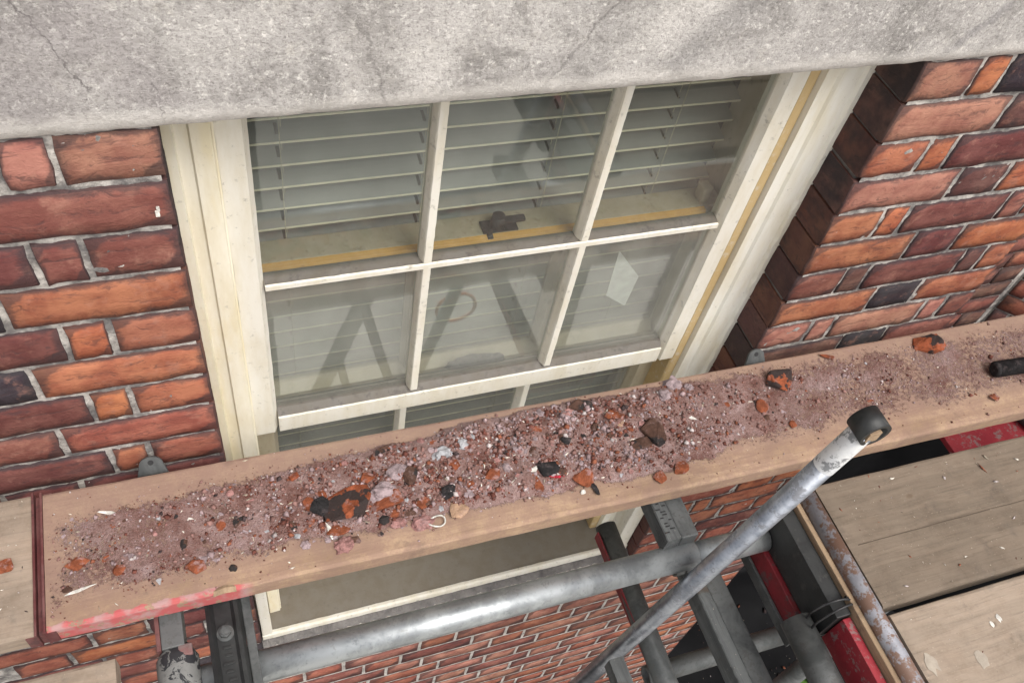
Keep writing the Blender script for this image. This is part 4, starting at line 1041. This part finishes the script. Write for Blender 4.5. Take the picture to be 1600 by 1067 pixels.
F('mortar_lump', 478, 852, 0.014, 0.013, 0.010, 'lilac_chunk', 'small lilac lump left of the bright pink lump', 'mortar lump')
F('brick_fragment', 460, 746, 0.018, 0.016, 0.014, 'sooty_chunk', 'small half-black brick bit alone among the left crumbs', 'brick fragment')
F('brick_fragment', 482, 790, 0.022, 0.026, 0.014, 'orange_chunk', 'small orange brick bit left of the black crust', 'brick fragment')
F('crust', 698, 772, 0.030, 0.024, 0.018, 'black_chunk', 'black crust lump near the middle front of the rubble', 'crust', 0.3)
F('brick_fragment', 716, 797, 0.036, 0.030, 0.012, 'tan_chunk', 'flat tan shard at the front edge of the rubble', 'brick fragment', 0.5)
F('brick_fragment', 660, 790, 0.026, 0.024, 0.014, 'orange_chunk', 'rusty brown brick bit right of the long orange shard', 'brick fragment')
F('mortar_lump', 660, 818, 0.034, 0.026, 0.018, 'pink_chunk', 'dull pink mortar lump beside the pale curled shaving', 'mortar lump')
F('mortar_lump', 622, 818, 0.026, 0.020, 0.014, 'pink_chunk', 'rose mortar lump near the front, left of the shaving', 'mortar lump')
F('plaster_chip', 833, 739, 0.017, 0.014, 0.010, 'white_chip', 'cube-like white chip beside a black crust lump', 'chip', 0.5)
F('crust', 853, 741, 0.038, 0.034, 0.020, 'black_chunk', 'black crust lump touching the cube-like white chip', 'crust', 0.2)
F('brick_fragment', 910, 748, 0.040, 0.034, 0.020, 'orange_chunk', 'angular orange brick piece with a black sliver by the front', 'brick fragment', 0.5)
F('crust', 929, 765, 0.010, 0.030, 0.010, 'black_chunk', 'pointed black sliver leaning on the angular orange piece', 'crust', 0.2)
F('paint_strip', 868, 752, 0.034, 0.006, 0.005, 'red_strip' if 'red_strip' in MT else 'pink_chunk', 'thin red strip between black crust and orange piece', 'strip', -0.3)
F('brick_fragment', 838, 762, 0.018, 0.030, 0.010, 'orange_chunk', 'rust coloured shard standing below the white chip', 'brick fragment')
F('plaster_chip', 911, 769, 0.010, 0.010, 0.006, 'white_chip', 'tiny white chip in front of the angular orange piece', 'chip')
F('mortar_lump', 1050, 604, 0.036, 0.030, 0.024, 'lilac_chunk', 'pale lilac mortar lump topping the heap by the window', 'mortar lump', 0.3)
F('mortar_lump', 1035, 622, 0.030, 0.024, 0.018, 'lilac_chunk', 'lilac lump just below the topmost pale lump', 'mortar lump')
F('mortar_lump', 1075, 608, 0.018, 0.016, 0.014, 'lilac_chunk', 'small lilac lump right of the topmost pale lump', 'mortar lump')
F('wood_splinter', 1078, 657, 0.026, 0.008, 0.005, 'white_chip', 'short white splinter slanting on the right of the heap', 'splinter', -0.7)
F('brick_fragment', 1022, 680, 0.062, 0.052, 0.030, 'brown_chunk', 'large dark brown lump in the right part of the heap', 'brick fragment', 0.4)
F('brick_fragment', 1065, 733, 0.036, 0.032, 0.014, 'orange_chunk', 'orange shard at the front, right of the heap', 'brick fragment', 0.6)
F('brick_fragment', 1030, 746, 0.026, 0.026, 0.012, 'orange_chunk', 'smaller orange shard just left of its twin at the front', 'brick fragment', 0.9)
F('brick_fragment', 1216, 597, 0.062, 0.044, 0.026, 'sooty_chunk', 'brick chunk with dark crust right of the heap', 'brick fragment', 0.2)
F('brick_fragment', 1190, 637, 0.026, 0.034, 0.013, 'orange_chunk', 'pointed orange shard below the crusted brick chunk', 'brick fragment', -0.5)
F('brick_fragment', 1238, 664, 0.018, 0.014, 0.010, 'orange_chunk', 'little orange bit near the ringed brace end', 'brick fragment')
F('brick_fragment', 1292, 558, 0.030, 0.012, 0.010, 'orange_chunk', 'narrow orange sliver near the back of the plank', 'brick fragment', -0.4)
F('brick_fragment', 1448, 541, 0.068, 0.052, 0.036, 'sooty_chunk', 'big black-topped brick chunk at the back right of the plank', 'brick fragment', -0.3)
F('brick_fragment', 1552, 623, 0.020, 0.018, 0.012, 'orange_chunk', 'round orange bit below the black bar end', 'brick fragment')
F('crust', 882, 692, 0.020, 0.018, 0.014, 'black_chunk', 'small black crust bit at the middle of the heap', 'crust')
F('mortar_lump', 690, 713, 0.034, 0.024, 0.016, 'grey_chunk', 'blue-grey mortar lump at the back of the heap', 'mortar lump', 0.2)
F('mortar_lump', 722, 700, 0.018, 0.022, 0.014, 'grey_chunk', 'small grey lump right of the blue-grey lump', 'mortar lump')
F('crust', 600, 708, 0.040, 0.014, 0.010, 'brown_chunk', 'dark flat flake near the back of the heap', 'crust', 0.3)
F('brick_fragment', 306, 888, 0.030, 0.026, 0.014, 'orange_chunk', 'orange brick bit at the front left of the plank', 'brick fragment', 0.4)
F('brick_fragment', 120, 882, 0.032, 0.020, 0.006, 'orange_chunk', 'flat rusty scrap near the left end band', 'brick fragment', 0.2)
F('brick_fragment', 188, 892, 0.018, 0.018, 0.010, 'orange_chunk', 'small rusty bit between the left scrap and front edge', 'brick fragment')
F('brick_fragment', 344, 822, 0.016, 0.018, 0.008, 'orange_chunk', 'small orange bit in the middle of the left crumbs', 'brick fragment')
F('wood_splinter', 168, 801, 0.028, 0.006, 0.003, 'white_chip', 'white splinter lying near the left end of the plank', 'splinter', -0.35)
F('wood_splinter', 128, 921, 0.044, 0.005, 0.004, 'white_chip', 'long pale stick at the bottom left of the plank', 'splinter', 0.15)
F('wood_splinter', 299, 813, 0.014, 0.006, 0.003, 'white_chip', 'short white splinter among the left crumbs', 'splinter', -0.6)
F('crust', 105, 922, 0.016, 0.012, 0.008, 'brown_chunk', 'dark knot-like crumb beside the long pale stick', 'crust')
F('brick_fragment', 8, 885, 0.026, 0.022, 0.010, 'orange_chunk', 'orange brick bit on the far left plank', 'brick fragment', z=0.0)
F('brick_fragment', 640, 748, 0.034, 0.028, 0.020, 'brown_chunk', 'dark red-brown lump behind the long orange shard', 'brick fragment', 0.7)
F('mortar_lump', 620, 742, 0.032, 0.024, 0.018, 'lilac_chunk', 'lilac lump at the back, above the long orange shard', 'mortar lump', 0.2)
F('brick_fragment', 770, 745, 0.034, 0.022, 0.012, 'orange_chunk', 'rust red flake in the middle of the heap', 'brick fragment', 0.2)
F('brick_fragment', 905, 640, 0.046, 0.026, 0.014, 'brown_chunk', 'greyish brown flake near the back of the heap', 'brick fragment', -0.3)
F('brick_fragment', 960, 655, 0.030, 0.030, 0.012, 'orange_chunk', 'rusty flake behind the large dark brown lump', 'brick fragment', 0.4)
F('brick_fragment', 1000, 700, 0.050, 0.030, 0.018, 'brown_chunk', 'broad brown crust below the large dark lump', 'brick fragment', 0.1)
F('wood_splinter', 965, 672, 0.024, 0.009, 0.004, 'tan_chunk', 'tan splinter slanting left of the large dark lump', 'splinter', 0.7)
F('brick_fragment', 575, 752, 0.026, 0.020, 0.014, 'orange_chunk', 'orange bit just behind the big sooty fragment', 'brick fragment', 0.5)
# pale curled shaving
c = spot(682, 817, ZP)
wire([(c.x + 0.014 * math.cos(a), c.y + 0.009 * math.sin(a), ZP + 0.006 + 0.003 * math.sin(2 * a)) for a in [0.45 * i for i in range(15)]], 0.0014, 'wood_shaving', MT['white_chip'], c, 'pale curled shaving ring on the front strip of the plank', 'shaving')
# lumps nobody could tell apart
LK = ['lilac_chunk', 'pink_chunk', 'orange_chunk', 'brown_chunk', 'white_chip', 'grey_chunk']
LM = [chunk_mesh(1, 0.75, 0.5, 900 + i, 9) for i in range(10)] + [lump_mesh(1, 0.85, 0.7, 950 + i, 2) for i in range(4)]
LV = [([q.co.copy() for q in m_.vertices], [tuple(p_.vertices) for p_ in m_.polygons]) for m_ in LM]
mb = MB()
for mk, cnt, lo, hi, fl in ((0, 260, 0.004, 0.021, 0.8), (1, 160, 0.004, 0.018, 0.8), (2, 100, 0.004, 0.028, 0.5), (3, 120, 0.006, 0.030, 0.7), (4, 60, 0.003, 0.009, 0.4), (5, 40, 0.006, 0.016, 0.8)):
    i = 0
    while i < cnt:
        x = random.gauss(0.42, 0.26) if random.random() < 0.75 else random.uniform(-0.25, 1.65); v = random.uniform(0.05, 0.85)
        if x < -0.25 or x > 1.66 or random.random() > dens(x, v): continue
        if x > 0.9 and random.random() < 0.6: continue
        xx, yy = xy(x, v); s = lo + (hi - lo) * random.random() ** 2.6
        R_ = Matrix.Rotation(random.uniform(0, 6.28), 3, 'Z') @ Matrix.Rotation(random.uniform(-0.4, 0.4), 3, 'X')
        n0 = len(mb.v); vs, fs = random.choice(LV); c = Vector((xx, yy, ZP + max(0, heap(x, v)) - 0.12 * s))
        for q in vs: mb.v.append(c + R_ @ Vector((q.x * s, q.y * s, q.z * s * fl)))
        for f in fs: mb.face([n0 + k for k in f], mk)
        i += 1
mb.solo('rubble_lumps', [MT[k] for k in LK], (0.45, -0.14, ZP), 'small mortar lumps and brick bits heaped along the plank', 'rubble', kind='stuff')
# white paint fleck on the brick
mb = MB(); c = Vector((-0.018, -0.001, -0.121))
mb.box((c.x - 0.003, -0.003, c.z - 0.008), (c.x + 0.002, 0.001, c.z + 0.001), bev=0.001); mb.box((c.x - 0.001, -0.003, c.z), (c.x + 0.003, 0.001, c.z + 0.007), bev=0.001)
mb.solo('paint_fleck', MT['white_chip'], c, 'white paint fleck on the second brick course left of the window', 'fleck')

# ------------------------------------------------------------------ outer lift of the scaffold, seen only as reflections in the panes
solo_tube('standard_tube', (0.22, -1.30, 1.6), (0.22, -1.30, -3.99), 0.0242, MT['galv_dark'], 'upright outer scaffold tube on the street side, left one')
solo_tube('standard_tube', (1.62, -1.30, 1.6), (1.62, -1.30, -3.99), 0.0242, MT['galv_dark'], 'upright outer scaffold tube on the street side, right one')
solo_tube('ledger_tube', (-0.6, -1.27, -2.75), (2.4, -1.27, -2.75), 0.0242, MT['galv_dark'], 'level outer scaffold tube low on the street side')
solo_tube('brace_tube', (0.645, -1.24, -1.97), (0.372, -1.24, -2.80), 0.036, MT['black_steel'], 'dark outer brace sloping left, mirrored in the lower panes')
solo_tube('brace_tube', (0.588, -1.20, -2.08), (0.735, -1.20, -2.72), 0.022, MT['black_steel'], 'dark outer brace sloping right, mirrored in the lower panes')
solo_tube('brace_tube', (0.495, -1.20, -2.44), (0.556, -1.20, -2.85), 0.018, MT['black_steel'], 'short dark strut on the outer scaffold, mirrored in the left pane')
wire([(1.005 + 0.085 * math.cos(a_), -1.24, -2.243 + 0.085 * math.sin(a_)) for a_ in [0.33 * i for i in range(20)]], 0.008, 'hose_loop', m_flat('orange_hose', (0.75, 0.20, 0.06), 0.5), (1.0, -1.24, -2.33), 'orange hose loop on the outer scaffold, mirrored in the centre pane', 'hose')
MB().box((1.52, -1.26, -3.2), (1.98, -1.23, -2.95), bev=0.003).solo('barrier_panel', MT['red'], (1.75, -1.245, -3.2), 'red barrier panel on the street side, mirrored in the lowest panes', 'panel')
# cluster of dark lumps between the sashes
mb = MB()
for (px, py, r) in ((742, 580, 0.020), (718, 577, 0.016), (765, 577, 0.016), (782, 582, 0.013), (735, 590, 0.018), (760, 590, 0.018)):
    c = spot(px, py, -0.735); bm = bmesh.new(); bmesh.ops.create_icosphere(bm, subdivisions=3, radius=1)
    for v_ in bm.verts:
        n_ = v_.co.normalized(); k_ = 1.35 * r * (0.8 + 0.35 * hnoise(n_.x + px, n_.y, n_.z, 2.2)); v_.co = Vector((c.x + n_.x * k_ * 1.3, 0.137 + n_.y * k_ * 0.55, c.z + n_.z * k_ * 0.9))
    mb.bm(bm, 0, True)
mb.solo('dark_lump', m_flat('lump_dark', (0.022, 0.022, 0.03), 0.9), spot(745, 595, -0.745), 'dark bundled lump behind the foot of the centre pane', 'dark_lump')
# pale quad between the sashes, standing in for a reflected white sign
pc = [(0.640, 0), (0.0, 0)]
def onY(px, py, Y):
    v = RIGHT * ((px - 778.24) / 1382.0) + DOWN * ((py - 557.53) / 1382.0) + FWD
    return CAM + v * ((Y - CAM.y) / v.y)
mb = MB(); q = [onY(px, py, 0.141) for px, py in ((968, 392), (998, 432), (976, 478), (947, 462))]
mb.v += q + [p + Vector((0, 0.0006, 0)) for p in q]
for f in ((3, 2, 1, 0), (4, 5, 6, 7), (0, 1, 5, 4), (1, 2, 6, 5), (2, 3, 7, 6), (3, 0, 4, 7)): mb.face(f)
mb.solo('sign_reflection', m_flat('pale_sign_reflection', (0.72, 0.73, 0.71), 0.8), q[2], 'pale patch painted as a reflection in the lower right outer pane', 'reflection')
